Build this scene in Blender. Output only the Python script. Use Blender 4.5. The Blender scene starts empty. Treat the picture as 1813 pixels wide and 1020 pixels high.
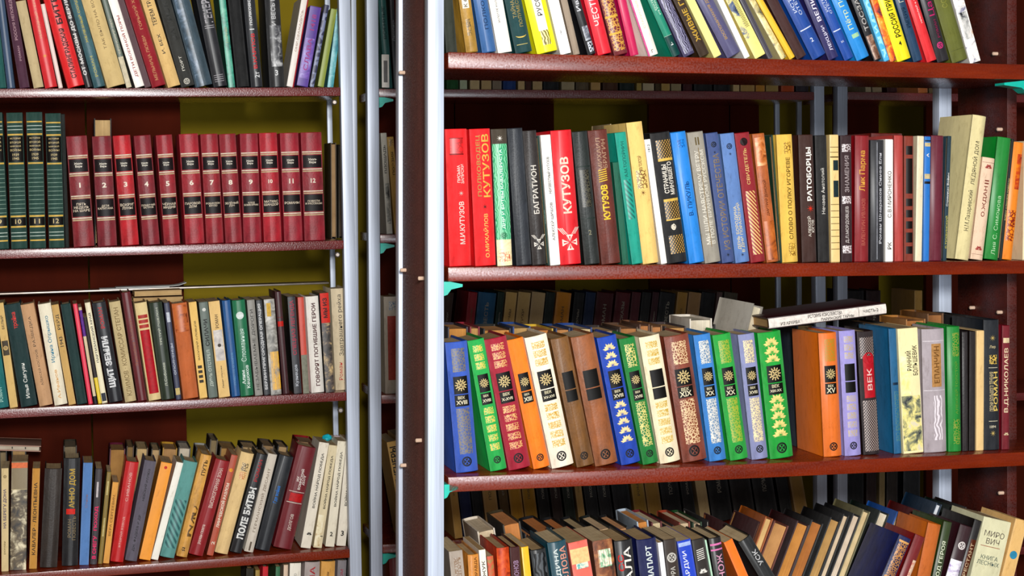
import bpy, math, random
from mathutils import Matrix, Vector

# ---------------------------------------------------------------- camera, world, lights, exposure
S = bpy.context.scene
COL = S.collection
ZC = 1.55                      # eye height
FPX, CX, HY = 3031.0, 906.5, 340.0   # focal length in pixels of the 1813x1020 frame, vertical centre line, horizon row
cam = bpy.data.cameras.new('camera'); camo = bpy.data.objects.new('camera', cam); COL.objects.link(camo)
cam.sensor_fit = 'HORIZONTAL'; cam.sensor_width = 36.0
cam.lens = 36.0 * FPX / 1813.0
cam.shift_y = -(510.0 - HY) / 1813.0
camo.location = (0, 0, ZC); camo.rotation_euler = (math.pi / 2, 0, 0)
S.camera = camo

W = bpy.data.worlds.new('room_ambience'); S.world = W; W.use_nodes = True
W.node_tree.nodes['Background'].inputs[0].default_value = (0.90, 0.95, 1.0, 1)
W.node_tree.nodes['Background'].inputs[1].default_value = 0.11

def area(name, loc, target, size, power, color=(1, 1, 1)):
    l = bpy.data.lights.new(name, 'AREA'); l.shape = 'DISK'; l.size = size; l.energy = power; l.color = color
    o = bpy.data.objects.new(name, l); COL.objects.link(o); o.location = loc
    o.rotation_euler = (Vector(target) - Vector(loc)).to_track_quat('-Z', 'Y').to_euler()
    return o
area('flash_softbox', (0.25, -0.9, ZC + 0.50), (-0.1, 3.2, ZC - 0.15), 0.40, 170, (1.0, 0.98, 0.94))
area('window_daylight', (1.25, -2.2, ZC - 0.22), (0, 3.2, ZC - 0.2), 1.3, 110, (0.88, 0.94, 1.0))
S.view_settings.view_transform = 'Standard'; S.view_settings.look = 'None'
S.view_settings.exposure = -0.06; S.view_settings.gamma = 1.0; S.view_settings.use_curve_mapping = False

# ---------------------------------------------------------------- materials
def lin(h):
    h = h.lstrip('#'); c = [int(h[i:i + 2], 16) / 255 for i in (0, 2, 4)]
    return tuple((x / 12.92 if x <= .04045 else ((x + .055) / 1.055) ** 2.4) for x in c) + (1,)
def dye(h): return tuple(x ** 1.16 for x in lin(h)[:3]) + (1,)   # printed and dyed colours, slightly deeper
MATS = {}
def newmat(key):
    m = bpy.data.materials.new(key); m.use_nodes = True
    return m, m.node_tree.nodes, m.node_tree.links, m.node_tree.nodes['Principled BSDF']
def tex(N, L, kind, scale, vec=(1, 1, 1), coord='Object', **kw):
    tc = N.new('ShaderNodeTexCoord'); mp = N.new('ShaderNodeMapping'); mp.inputs['Scale'].default_value = vec
    t = N.new(kind); L.new(tc.outputs[coord], mp.inputs[0]); L.new(mp.outputs[0], t.inputs['Vector'])
    t.inputs['Scale'].default_value = scale
    for k, v in kw.items():
        if k in t.inputs: t.inputs[k].default_value = v
        else: setattr(t, k, v)
    return t
def ramp(N, L, src, stops, interp='LINEAR'):
    r = N.new('ShaderNodeValToRGB'); r.color_ramp.interpolation = interp
    e = r.color_ramp.elements
    while len(e) < len(stops): e.new(0.5)
    for i, (p, c) in enumerate(stops): e[i].position = p; e[i].color = c
    L.new(src, r.inputs[0]); return r
def sc(c, k): return tuple(min(1, x * k) for x in c[:3]) + (1,)
def bump(N, L, P, src, strength, dist=.001):
    b = N.new('ShaderNodeBump'); b.inputs['Strength'].default_value = strength; b.inputs['Distance'].default_value = dist
    L.new(src, b.inputs['Height']); L.new(b.outputs[0], P.inputs['Normal'])
def cover(hexc, style='c'):
    key = 'cover_' + style + hexc
    if key in MATS: return MATS[key]
    m, N, L, P = newmat(key); c = dye(hexc)
    big = tex(N, L, 'ShaderNodeTexNoise', 28, (1, 1, .5), Detail=5, Roughness=.65)
    lo, hi = {'c': (.78, 1.12), 'l': (.52, 1.35), 'g': (.90, 1.06), 'p': (.84, 1.08)}[style]
    r = ramp(N, L, big.outputs['Fac'], [(.32, sc(c, lo)), (.66, sc(c, hi))])
    scr = tex(N, L, 'ShaderNodeTexNoise', 95, (1, 1, .35), Detail=6, Roughness=.75)
    dirt = ramp(N, L, scr.outputs['Fac'], [(.30, (.62, .58, .54, 1)), (.46, (1, 1, 1, 1))])
    mx = N.new('ShaderNodeMix'); mx.data_type = 'RGBA'; mx.blend_type = 'MULTIPLY'; mx.inputs[0].default_value = .75
    L.new(r.outputs[0], mx.inputs[6]); L.new(dirt.outputs[0], mx.inputs[7])
    geo = N.new('ShaderNodeNewGeometry')
    ew = ramp(N, L, geo.outputs['Pointiness'], [(.53, (0, 0, 0, 1)), (.62, (.55, .55, .55, 1))])
    mul = N.new('ShaderNodeMath'); mul.operation = 'MULTIPLY'; L.new(ew.outputs[0], mul.inputs[0]); L.new(scr.outputs['Fac'], mul.inputs[1])
    m2 = N.new('ShaderNodeMix'); m2.data_type = 'RGBA'; m2.inputs[7].default_value = tuple(min(1, x * .6 + .25) for x in c[:3]) + (1,)
    L.new(mul.outputs[0], m2.inputs[0]); L.new(mx.outputs[2], m2.inputs[6]); L.new(m2.outputs[2], P.inputs['Base Color'])
    fine = tex(N, L, 'ShaderNodeTexNoise', {'c': 900, 'l': 260, 'g': 60, 'p': 400}[style], Detail=2)
    bump(N, L, P, fine.outputs['Fac'], {'c': .18, 'l': .35, 'g': .05, 'p': .10}[style])
    P.inputs['Specular IOR Level'].default_value = {'c': .1, 'l': .28, 'g': .34, 'p': .12}[style]
    P.inputs['Roughness'].default_value = {'c': .66, 'l': .46, 'g': .40, 'p': .70}[style]
    MATS[key] = m; return m
def ink(hexc, metal=0.0, rough=.5):
    key = 'ink_%s_%d' % (hexc, metal * 10)
    if key in MATS: return MATS[key]
    m, N, L, P = newmat(key); c = dye(hexc)
    n = tex(N, L, 'ShaderNodeTexNoise', 160, Detail=3)
    r = ramp(N, L, n.outputs['Fac'], [(.3, sc(c, .72)), (.6, c)])
    L.new(r.outputs[0], P.inputs['Base Color']); P.inputs['Roughness'].default_value = rough; P.inputs['Metallic'].default_value = metal; P.inputs['Specular IOR Level'].default_value = .2
    MATS[key] = m; return m
def ornament(gold, base, kind='v', scale=230):
    key = 'ornament_%s_%s_%s_%d' % (gold, base, kind, scale)
    if key in MATS: return MATS[key]
    m, N, L, P = newmat(key); g, b = dye(gold), dye(base)
    if kind == 'v':
        t = tex(N, L, 'ShaderNodeTexVoronoi', scale, feature='DISTANCE_TO_EDGE'); r = ramp(N, L, t.outputs['Distance'], [(.07, g), (.13, b)])
    elif kind == 'w':
        t = tex(N, L, 'ShaderNodeTexWave', scale * .8, (1, .2, 1), Distortion=9, Detail=1.5); r = ramp(N, L, t.outputs['Fac'], [(.45, b), (.58, g)])
    elif kind == 'd':       # diagonal stripes
        t = tex(N, L, 'ShaderNodeTexWave', scale, (1, 0, .8), bands_direction='DIAGONAL', Distortion=.3); r = ramp(N, L, t.outputs['Fac'], [(.45, b), (.6, g)])
    else:                   # lattice
        t = tex(N, L, 'ShaderNodeTexMagic', scale, (1, .1, .8), turbulence_depth=2); r = ramp(N, L, t.outputs['Fac'], [(.45, b), (.6, g)])
    L.new(r.outputs[0], P.inputs['Base Color']); P.inputs['Roughness'].default_value = .42
    MATS[key] = m; return m
def picture(*cols, scale=55):
    key = 'picture_' + '_'.join(cols) + str(scale)
    if key in MATS: return MATS[key]
    m, N, L, P = newmat(key)
    t = tex(N, L, 'ShaderNodeTexNoise', scale, (1, .3, 1), Detail=4, Roughness=.6, Distortion=.6)
    st = [(.34 + .32 * i / max(1, len(cols) - 1), dye(c)) for i, c in enumerate(cols)]
    r = ramp(N, L, t.outputs['Fac'], st); L.new(r.outputs[0], P.inputs['Base Color']); P.inputs['Roughness'].default_value = .4
    MATS[key] = m; return m
def pages(hexc):
    key = 'pages_' + hexc
    if key in MATS: return MATS[key]
    m, N, L, P = newmat(key); c = lin(hexc)
    t = tex(N, L, 'ShaderNodeTexNoise', 1, (2600, 6, 6), Detail=2)
    t2 = tex(N, L, 'ShaderNodeTexNoise', 30, Detail=3)
    r = ramp(N, L, t.outputs['Fac'], [(.3, sc(c, .55)), (.62, c)])
    mx = N.new('ShaderNodeMix'); mx.data_type = 'RGBA'; mx.blend_type = 'MULTIPLY'; mx.inputs[0].default_value = .6
    r2 = ramp(N, L, t2.outputs['Fac'], [(.3, (.6, .52, .42, 1)), (.6, (1, 1, 1, 1))])
    L.new(r.outputs[0], mx.inputs[6]); L.new(r2.outputs[0], mx.inputs[7]); L.new(mx.outputs[2], P.inputs['Base Color'])
    bump(N, L, P, t.outputs['Fac'], .4, .0006); P.inputs['Roughness'].default_value = .85
    MATS[key] = m; return m
def wood(key, dark, light, rough=.28, coat=.35, bmp=.25):
    if key in MATS: return MATS[key]
    m, N, L, P = newmat(key)
    t = tex(N, L, 'ShaderNodeTexNoise', 6, (1.2, 6, 9), Detail=6, Roughness=.65)
    r = ramp(N, L, t.outputs['Fac'], [(.3, lin(dark)), (.7, lin(light))]); L.new(r.outputs[0], P.inputs['Base Color'])
    f = tex(N, L, 'ShaderNodeTexNoise', 330, Detail=3)
    rr = ramp(N, L, f.outputs['Fac'], [(.35, (rough * .7,) * 3 + (1,)), (.7, (rough * 1.7,) * 3 + (1,))]); L.new(rr.outputs[0], P.inputs['Roughness'])
    bump(N, L, P, f.outputs['Fac'], bmp, .0015)
    P.inputs['Coat Weight'].default_value = coat; P.inputs['Coat Roughness'].default_value = .22
    MATS[key] = m; return m
def simple(key, hexc, rough=.5, metal=0.0, nscale=40, amt=.2, vec=(1, 1, 1), spec=.5):
    if key in MATS: return MATS[key]
    m, N, L, P = newmat(key); c = lin(hexc)
    n = tex(N, L, 'ShaderNodeTexNoise', nscale, vec, Detail=4)
    r = ramp(N, L, n.outputs['Fac'], [(.3, sc(c, 1 - amt)), (.7, sc(c, 1 + amt * .4))])
    L.new(r.outputs[0], P.inputs['Base Color']); P.inputs['Roughness'].default_value = rough; P.inputs['Metallic'].default_value = metal; P.inputs['Specular IOR Level'].default_value = spec
    MATS[key] = m; return m
M_SHELF_R = lambda: wood('varnished_redwood', '581404', '7e2606', .25, .0, .035)
M_SHELF_L = lambda: wood('varnished_mahogany', '521616', '7a2826', .28, .85, .55)
M_PANEL = lambda: wood('maroon_board', '360a04', '501408', .46, .0, .06)
M_SIDE = lambda: wood('brown_side_board', '5a2a26', '743a32', .62, .0, .04)
M_BACK = lambda: simple('maroon_back_board', '3e1004', .9, 0, 4, .3, (3, 3, .6), .08)
M_POST = lambda: simple('silver_painted_steel', 'b6bfd0', .42, .15, 5, .2, (60, 60, 1.2))
M_WALL = lambda: simple('olive_painted_wall', '8a7616', .85, 0, 9, .08, (1, 1, 1), .15)
M_CLIP = lambda: simple('teal_plastic', '18b8a4', .3)
M_BOLT = lambda: simple('dark_steel', '8a8078', .35, .8)

# ---------------------------------------------------------------- mesh helpers
def mesh_obj(name, verts, faces, mat, parent=None, smooth=None):
    me = bpy.data.meshes.new(name); me.from_pydata(verts, [], faces); me.update()
    me.materials.append(mat)
    if smooth is not None:
        for p in me.polygons: p.use_smooth = True
        me.set_sharp_from_angle(angle=math.radians(smooth))
    o = bpy.data.objects.new(name, me); COL.objects.link(o)
    if parent is not None: o.parent = parent
    return o
def box_geo(x0, x1, y0, y1, z0, z1, bev=0.0):
    """box with chamfered long edges all round (bev = chamfer size)"""
    if bev <= 0:
        v = [(x, y, z) for z in (z0, z1) for y in (y0, y1) for x in (x0, x1)]
        return v, [(0, 2, 3, 1), (4, 5, 7, 6), (0, 1, 5, 4), (2, 6, 7, 3), (0, 4, 6, 2), (1, 3, 7, 5)]
    import bmesh
    bm = bmesh.new(); bmesh.ops.create_cube(bm, size=1)
    for vv in bm.verts:
        vv.co = Vector((x0 + (vv.co.x + .5) * (x1 - x0), y0 + (vv.co.y + .5) * (y1 - y0), z0 + (vv.co.z + .5) * (z1 - z0)))
    bmesh.ops.bevel(bm, geom=bm.edges[:], offset=bev, segments=2, profile=.6, affect='EDGES')
    bm.verts.index_update(); v = [tuple(q.co) for q in bm.verts]; f = [tuple(q.index for q in p.verts) for p in bm.faces]; bm.free()
    return v, f
def box(name, b, mat, parent=None, bev=0.0):
    v, f = box_geo(*b, bev=bev); return mesh_obj(name, v, f, mat, parent, 40 if bev else None)
def empty(name, mw):
    o = bpy.data.objects.new(name, None); o.empty_display_size = .03; COL.objects.link(o); o.matrix_world = mw; return o
def tag(o, label, cat, group=None, kind=None):
    if label: o['label'] = label
    if cat: o['category'] = cat
    if group: o['group'] = group
    if kind: o['kind'] = kind

TH = math.radians(14.9)
class Unit:
    """a bookcase frame: local x along the shelves, y away from the reader, z up; px() turns a picture point into local x, z at depth y"""
    def __init__(s, px, depth, tilt):
        o = Vector(((px - CX) / FPX * depth, depth, ZC))
        s.M = Matrix.Translation(o) @ Matrix.Rotation(TH, 4, 'Z') @ Matrix.Rotation(-tilt, 4, 'Y'); s.I = s.M.inverted(); s.shelf = {}
        s.zf = -ZC / math.cos(tilt)
    def px(s, x, y, w=0.0):
        o = s.I @ Vector((0, 0, ZC)); d = s.I.to_3x3() @ Vector(((x - CX) / FPX, 1, (HY - y) / FPX))
        k = (w - o.y) / d.y; p = o + d * k; return p.x, p.z
    def proj(s, u, w, v):
        p = s.M @ Vector((u, w, v)); return CX + FPX * p.x / p.y, HY - FPX * (p.z - ZC) / p.y
    def u_at(s, x, w, v):
        y = 500
        for _ in range(4):
            u, _v = s.px(x, y, w); y = s.proj(u, w, v)[1]
        return u
def on_plane(px, base, w=0.0):
    """depth along the view of the point where picture column px meets another unit's front plane"""
    u, v = base.px(px, HY, w); return (base.M @ Vector((u, w, v))).y

R = Unit(772, 2.64, 0.0)
Lf = Unit(617, 3.60, 0.020)
flat = Unit(617, 3.60, 0.0)
Md = Unit(662, on_plane(662, flat), 0.008)
Fr = Unit(1492, on_plane(1492, flat), 0.0)

# ---------------------------------------------------------------- the room and the bookcases
def struct(o): o['kind'] = 'structure'; return o
_fl = Matrix.Rotation(TH, 4, 'Z')
def placed(o, mw): o.matrix_world = mw; return o
wallM = flat.M @ Matrix.Translation((0, .70, 0))
struct(placed(box('wall_back', (-3.2, 3.6, 0, .1, -ZC, 1.6), M_WALL()), wallM))
struct(box('floor', (-4, 5, -2.5, 7.5, -.05, 0), simple('brown_linoleum', '6a4a34', .5, 0, 6, .3)))

def post(parent, u, w, size=.025, top=.95, zf=-ZC):
    return box('post', (u - size / 2, u + size / 2, w, w + size, zf + .004, top), M_POST(), parent, .0025)
def shelf(parent, u0, u1, v, th, depth, mat):
    return box('shelf', (u0, u1, 0, depth, v - th, v), mat, parent, .0022)
def clip(parent, u, v, w=.0, s=1, L=.03):
    pts = [(0, 0), (L * .35, 0), (L, -.004), (L, -.008), (L * .4, -.012), (L * .2, -.02), (0, -.022)]
    vs = [(u + s * a, w + d, v + z) for d in (0, .03) for a, z in pts]; n = len(pts)
    fs = [tuple(range(n)), tuple(range(2 * n - 1, n - 1, -1))] + [(i, (i + 1) % n, n + (i + 1) % n, n + i) for i in range(n)]
    return mesh_obj('shelf_clip', vs, fs, M_CLIP(), parent)
def bolt(parent, u, v, w, r=.005):
    n = 8; vs = []; fs = []
    for k, (rr, yy) in enumerate(((r, w), (r, w - .004), (r * .6, w - .006))):
        vs += [(u + rr * math.cos(6.2832 * i / n), yy, v + rr * math.sin(6.2832 * i / n)) for i in range(n)]
    for k in (0, 1): fs += [(k * n + i, k * n + (i + 1) % n, k * n + n + (i + 1) % n, k * n + n + i) for i in range(n)]
    fs.append(tuple(range(2 * n, 3 * n)))
    return mesh_obj('bolt', vs, fs, M_BOLT(), parent)

# right bookcase, the near one
rc = empty('bookcase', R.M)
tag(rc, 'near bookcase on the right with white steel posts and glossy reddish-brown shelves', 'bookcase')
DR = .26
post(rc, 0, 0, .026); post(rc, 0, DR - .026, .026)
lp = box('side_panel', (-.006, .008, .026, DR - .026, -ZC + .01, .93), M_SIDE(), rc, .001)
U1787, U1805 = R.px(1787, HY, .13)[0], R.px(1804, HY, .13)[0]
box('side_panel', (U1787, U1805, .137, .31, -ZC + .01, .93), M_PANEL(), rc, .001)
ubp = R.px(1675, HY, DR)[0]; post(rc, ubp, DR + .002, .026)
post(rc, 1.13, 0, .026)
for v, th in ((.545, .025), (.2165, .026), (-.1161, .0225), (-.4409, .0235), (-.775, .024), (-1.10, .024)):
    shelf(rc, .019, 1.11, v, th, DR, M_SHELF_R())
R.shelf = {0: .545, 1: .2165, 2: -.1161, 3: -.4409, 4: -.775}
clip(rc, .013, -.139, .004); clip(rc, .013, -.452, .0, 1, .022)
clip(rc, R.px(1813, 142)[0] + .02, .189, .004, -1, .055)
def peg(parent, x, y, w, U1787=U1787):
    v = R.px(x, y, w)[1]; n = 8; r = .0032
    vs = [(U1787 - q, w + k * math.cos(6.2832 * i / n), v + k * math.sin(6.2832 * i / n)) for q, k in ((0, r), (.009, r), (.010, r * .5)) for i in range(n)]
    fs = [(k * n + i, k * n + (i + 1) % n, k * n + n + (i + 1) % n, k * n + n + i) for k in (0, 1) for i in range(n)] + [tuple(range(2 * n, 3 * n))]
    mesh_obj('shelf_peg', vs, fs, simple('cream_peg', 'd8b8a0', .4), parent)
for x, y, w in ((1769, 229, .155), (1768, 553, .155), (1715, 545, .25), (1757, 95, .17), (1771, 873, .15)): peg(rc, x, y, w)
for y, w in ((129, .215), (493, .06), (478, .205), (780, .08), (823, .205)): peg(rc, 740, y, w, -.006)
# left bookcase of the rear row
D2 = .245
lc = empty('bookcase', Lf.M)
tag(lc, 'rear-row bookcase on the left with dark mahogany shelves and silver posts', 'bookcase')
zfl = Lf.zf
post(lc, 0, 0, zf=zfl + .02); post(lc, 0, D2 - .012, .012, zf=zfl + .02); post(lc, -.985, 0, zf=zfl + .02); post(lc, -.985, D2 - .012, .012, zf=zfl + .03)
for k, y in ((0, -125), (1, 155.5), (2, 434), (3, 710), (4, 996), (5, 1288)):
    v = Lf.px(300, y)[1]; Lf.shelf[k] = v; shelf(lc, -.972, -.0125, v, .0185, D2, M_SHELF_L() if k < 4 else M_SHELF_R())
for x0, x1 in ((-190, 153), (156, 322)):
    a, b_ = Lf.px(x0, HY, .285)[0], Lf.px(x1, HY, .285)[0]; box('back_board', (a, b_, .285, .30, zfl + .08, .9), M_BACK(), lc, .001)
vr = Lf.px(300, 508, .24)[1]; LEDGE = vr
box('back_rail', (-.972, -.012, .215, .275, vr - .004, vr), M_BOLT(), lc, .0008)
for y in (176, 446, 722): u, v = Lf.px(596, y); bolt(lc, -.026, v - .006, .004, .006)
# middle bookcase of the rear row, behind the right one
mc = empty('bookcase', Md.M)
tag(mc, 'rear-row bookcase mostly hidden behind the near right bookcase', 'bookcase')
zfm = Md.zf
uR = Md.px(1452, HY)[0]
post(mc, 0, 0, zf=zfm + .02); post(mc, 0, D2 - .012, .012, zf=zfm + .02); post(mc, uR, 0, zf=zfm + .03); post(mc, uR, D2 - .012, .012, zf=zfm + .03)
for k, y in ((0, -125), (1, 157), (2, 415), (3, 699), (4, 964), (5, 1250)):
    v = Md.px(690, y)[1]; Md.shelf[k] = v; shelf(mc, .0125, uR - .0125, v, .0185, D2, M_SHELF_L() if k < 3 else M_SHELF_R())
for x0, x1 in ((655, 805), (807, 982), (1150, 1292), (1294, 1345)):
    a, b_ = Md.px(x0, HY, .285)[0], Md.px(x1, HY, .285)[0]; box('back_board', (a, b_, .285, .30, zfm + .06, .9), M_BACK(), mc, .001)
for k in (1, 2, 4): clip(mc, .0125, Md.shelf[k] - .0185, -.004)
u, v = Md.px(682, 126); cd = box('card_holder', (u - .008, u + .008, -.004, -.001, v - .035, v + .035), simple('white_card', 'e2dcd2', .5), mc, .0008)
box('card_slot', (u - .004, u + .004, -.0046, -.0038, v - .024, v + .022), simple('grey_print', '5a5654', .5), cd)
# far right bookcase of the rear row
fc = empty('bookcase', Fr.M)
tag(fc, 'rear-row bookcase at far right, seen in glimpses past silver posts', 'bookcase')
post(fc, 0, 0); post(fc, 0, D2 - .012, .012); post(fc, .95, 0); post(fc, .95, D2 - .012, .012)
for k, y in ((0, -125), (1, 163), (2, 430), (3, 705), (4, 985), (5, 1260)):
    v = Fr.px(1530, y)[1]; Fr.shelf[k] = v; shelf(fc, .0125, .937, v, .0185, D2, M_SHELF_L())
for x0, x1 in ((1478, 1556), (1640, 1960)):
    a, b_ = Fr.px(x0, HY, .285)[0], Fr.px(x1, HY, .285)[0]; box('back_board', (a, b_, .285, .30, -ZC + .03, .9), M_BACK(), fc, .001)

# ---------------------------------------------------------------- books
TXT = {}
def text_geo(s, bold):
    k = (s, bold)
    if k in TXT: return TXT[k]
    cu = bpy.data.curves.new('t', 'FONT'); cu.body = s; cu.resolution_u = 2; cu.offset = bold; cu.space_line = .95
    cu.align_x = 'CENTER' if '\n' in s else 'LEFT'
    o = bpy.data.objects.new('t', cu); COL.objects.link(o)
    dg = bpy.context.evaluated_depsgraph_get(); me = bpy.data.meshes.new_from_object(o.evaluated_get(dg))
    vs = [tuple(v.co) for v in me.vertices]; fs = [tuple(p.vertices) for p in me.polygons]
    bpy.data.objects.remove(o); bpy.data.curves.remove(cu); bpy.data.meshes.remove(me)
    x0, x1 = min(v[0] for v in vs), max(v[0] for v in vs); y0, y1 = min(v[1] for v in vs), max(v[1] for v in vs)
    w, h = max(1e-5, x1 - x0), max(1e-5, y1 - y0)
    TXT[k] = ([((v[0] - x0) / w, (v[1] - y0) / h) for v in vs], fs, w / h); return TXT[k]

def V(s, s0, s1, col, frac=.45, c=.5, bold=.015, up=True): return ('V', s, s0, s1, col, frac, c, bold, up)
def H(s, sc_, col, wf=.75, bold=.015, hmax=.09): return ('H', s, sc_, col, wf, bold, hmax)
def BD(s0, s1, col): return ('P', s0, s1, 0.03, .97, col, 'band')
def BK(s0, s1, a0, a1, col): return ('P', s0, s1, a0, a1, col, 'label_patch')
def OR(s0, s1, a0, a1, gold, base, kind='v', scale=230): return ('O', s0, s1, a0, a1, gold, base, kind, scale)
def PI(s0, s1, a0, a1, *cols): return ('I', s0, s1, a0, a1, cols)
def EM(s, col, r=.3, kind='disc', c=.5): return ('E', s, col, r, kind, c)

class Prof:
    def __init__(s, t, e): s.t, s.e = t, e
    def y(s, a): return s.e * abs(2 * a - 1) ** 2.3
def build_cover(name, t, dep, h, e, bt, hard, mat, parent, xf):
    P = Prof(t, e); out = []; cap = []
    if hard:
        out = [(0, dep), (0, e + .0085), (.0011, e + .0055), (.0004, e + .002)]
    else: out = [(0, dep), (0, e + .004)]
    n = 10; arc = [(t * i / n, P.y(i / n)) for i in range(n + 1)]
    left = out; right = [(t - x, y) for x, y in reversed(out)]
    path = left + arc + right
    # inner offset path
    inn = []
    for i, (x, y) in enumerate(path):
        xx = min(max(x, bt), t - bt); yy = y
        if len(left) <= i < len(left) + len(arc): yy = y + bt * 1.0
        inn.append((xx, yy))
    m = len(path); ring = path + list(reversed(inn)); k = len(ring)
    ins = min(.0012, h * .01); levels = [(0, .9), (ins, 0), (h - ins, 0), (h, .9)]
    vs = []; fs = []
    for z, q in levels:
        for i, (x, y) in enumerate(ring):
            if i < m and q and len(left) - 1 <= i <= len(left) + n + 1: y += ins * q * .9
            vs.append(xf(x, y, z))
    for l in range(3):
        for i in range(k):
            j = (i + 1) % k; fs.append((l * k + i, l * k + j, (l + 1) * k + j, (l + 1) * k + i))
    for l, flip in ((0, True), (3, False)):
        for i in range(m - 1):
            q = (l * k + i, l * k + i + 1, l * k + k - 2 - i, l * k + k - 1 - i)
            fs.append(q if flip else q[::-1])
    return mesh_obj(name, vs, fs, mat, parent, 38)
def build_pages(t, dep, h, e, bt, hard, mat, parent, xf):
    ins = .0035 if hard else .0004; x0, x1 = bt * 1.02, t - bt * 1.02; y0 = e + (.003 if hard else .0012); y1 = dep - ins
    n = 6; conc = min(.004, (x1 - x0) * .14) if hard else 0
    ring = [(x0, y0), (x1, y0)] + [(x1 + (x0 - x1) * i / n, y1 - conc * (1 - (2 * i / n - 1) ** 2)) for i in range(n + 1)]
    k = len(ring); vs = [xf(x, y, z) for z in (ins, h - ins) for x, y in ring]
    fs = [(i, (i + 1) % k, k + (i + 1) % k, k + i) for i in range(k)] + [tuple(range(k))[::-1], tuple(range(k, 2 * k))]
    return mesh_obj('page_block', vs, fs, mat, parent, 30)
def patch(name, P, h, s0, s1, a0, a1, mat, parent, off=.0004):
    n = 8; vs = []; fs = []
    for z in (s0 * h, s1 * h):
        for i in range(n + 1):
            a = a0 + (a1 - a0) * i / n; vs.append((P.t * a, P.y(a) - off, z))
    for i in range(n): fs.append((i, i + 1, n + 2 + i, n + 1 + i))
    # thin rim so that the patch has an edge
    return mesh_obj(name, vs, fs, mat, parent, 60)
def emblem(P, h, s, mat, r, kind, c, parent):
    cx, cz = P.t * c, s * h; R0 = r * P.t; vs = []; fs = []
    def add(pts):
        b = len(vs); vs.extend(pts); fs.append(tuple(range(b, b + len(pts))))
    if kind in ('ring', 'disc', 'sun'):
        n = 20; ri = R0 * (.72 if kind != 'disc' else 0)
        if kind == 'disc': add([(cx + R0 * math.cos(i * 6.2832 / n), cz + R0 * math.sin(i * 6.2832 / n)) for i in range(n)])
        else:
            if kind == 'sun': ri, ro = R0 * .48, R0 * .62
            else: ro = R0
            for i in range(n):
                a, b = i * 6.2832 / n, (i + 1) * 6.2832 / n
                add([(cx + q * math.cos(w), cz + q * math.sin(w)) for q, w in ((ri, a), (ro, a), (ro, b), (ri, b))])
            if kind == 'sun':
                for i in range(12):
                    a = i * 6.2832 / 12; add([(cx + q * math.cos(a + d), cz + q * math.sin(a + d)) for q, d in ((R0 * .68, -.16), (R0, -.06), (R0, .06), (R0 * .68, .16))])
                for i in range(4):
                    a = i * 1.5708 + .78; add([(cx + q * math.cos(a + d), cz + q * math.sin(a + d)) for q, d in ((0, 0), (R0 * .34, -.45), (R0 * .42, 0), (R0 * .34, .45))])
            else:
                for sx in (-1, 1):
                    add([(cx + sx * R0 * .05, cz), (cx + sx * R0 * .58, cz - R0 * .42), (cx + sx * R0 * .58, cz + R0 * .42)][::sx])
                    add([(cx, cz + sx * R0 * .08), (cx + R0 * .3, cz + sx * R0 * .6), (cx - R0 * .3, cz + sx * R0 * .6)][::sx])
    elif kind == 'cross':
        for i in range(4):
            a = i * 1.5708; d = Vector((math.cos(a), math.sin(a))); p = Vector((-d.y, d.x))
            for sg in (-1, 1):
                q = [d * .12 * R0, d * R0 * .95 + p * sg * R0 * .42, d * R0 * .95 + p * sg * R0 * .14]
                add([(cx + v.x, cz + v.y) for v in q])
            add([(cx + v.x, cz + v.y) for v in (d * R0 * .82 + p * R0 * .42, d * R0 + p * R0 * .45, d * R0 - p * R0 * .45, d * R0 * .82 - p * R0 * .42)])
        for k in range(3):
            for sg in (-1, 1):
                o = R0 * (.25 + .22 * k); add([(cx + sg * o, cz + R0 * 1.05), (cx + sg * (o + R0 * .1), cz + R0 * 1.05), (cx + sg * (o + R0 * .75), cz + R0 * 1.9), (cx + sg * (o + R0 * .62), cz + R0 * 1.9)])
    elif kind == 'crescent':
        n = 10
        for i in range(n):
            a, b = 3.45 + i * 2.53 / n, 3.45 + (i + 1) * 2.53 / n
            th = lambda q: .36 * math.sin((q - 3.4) / 2.63 * math.pi)
            add([(cx + (R0 * k) * math.cos(w), cz + R0 * .6 * k * math.sin(w)) for k, w in ((1, a), (1, b), (1 - th(b), b), (1 - th(a), a))])
    elif kind == 'lotus':
        for i in range(7):
            a = math.pi * (i / 6.0); L = R0 * (1 if i % 2 == 0 else .85)
            d = Vector((math.cos(a), math.sin(a) * .9 + .1)); p = Vector((-d.y, d.x))
            add([(cx + v.x, cz + v.y) for v in (d * L * .15, d * L * .65 - p * R0 * .17, d * L, d * L * .65 + p * R0 * .17)])
        add([(cx - R0 * .9, cz - R0 * .16), (cx + R0 * .9, cz - R0 * .16), (cx + R0 * .5, cz - R0 * .02), (cx - R0 * .5, cz - R0 * .02)])
    elif kind == 'star':
        for i in range(8):
            a = i * .7854; add([(cx + q * math.cos(w), cz + q * math.sin(w)) for q, w in ((R0 * .2, a - .4), (R0, a), (R0 * .2, a + .4), (0, 0))])
    elif kind == 'lines':
        for i in range(6): add([(cx - R0, cz + R0 * (i * .5 - 1.5)), (cx + R0, cz + R0 * (i * .5 - 1.2)), (cx + R0, cz + R0 * (i * .5 - 1.0)), (cx - R0, cz + R0 * (i * .5 - 1.3))])
    pts = [(x, P.y(min(1, max(0, x / P.t))) - .0009, z) for x, z in vs]
    return mesh_obj('emblem', pts, fs, mat, parent)
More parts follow.
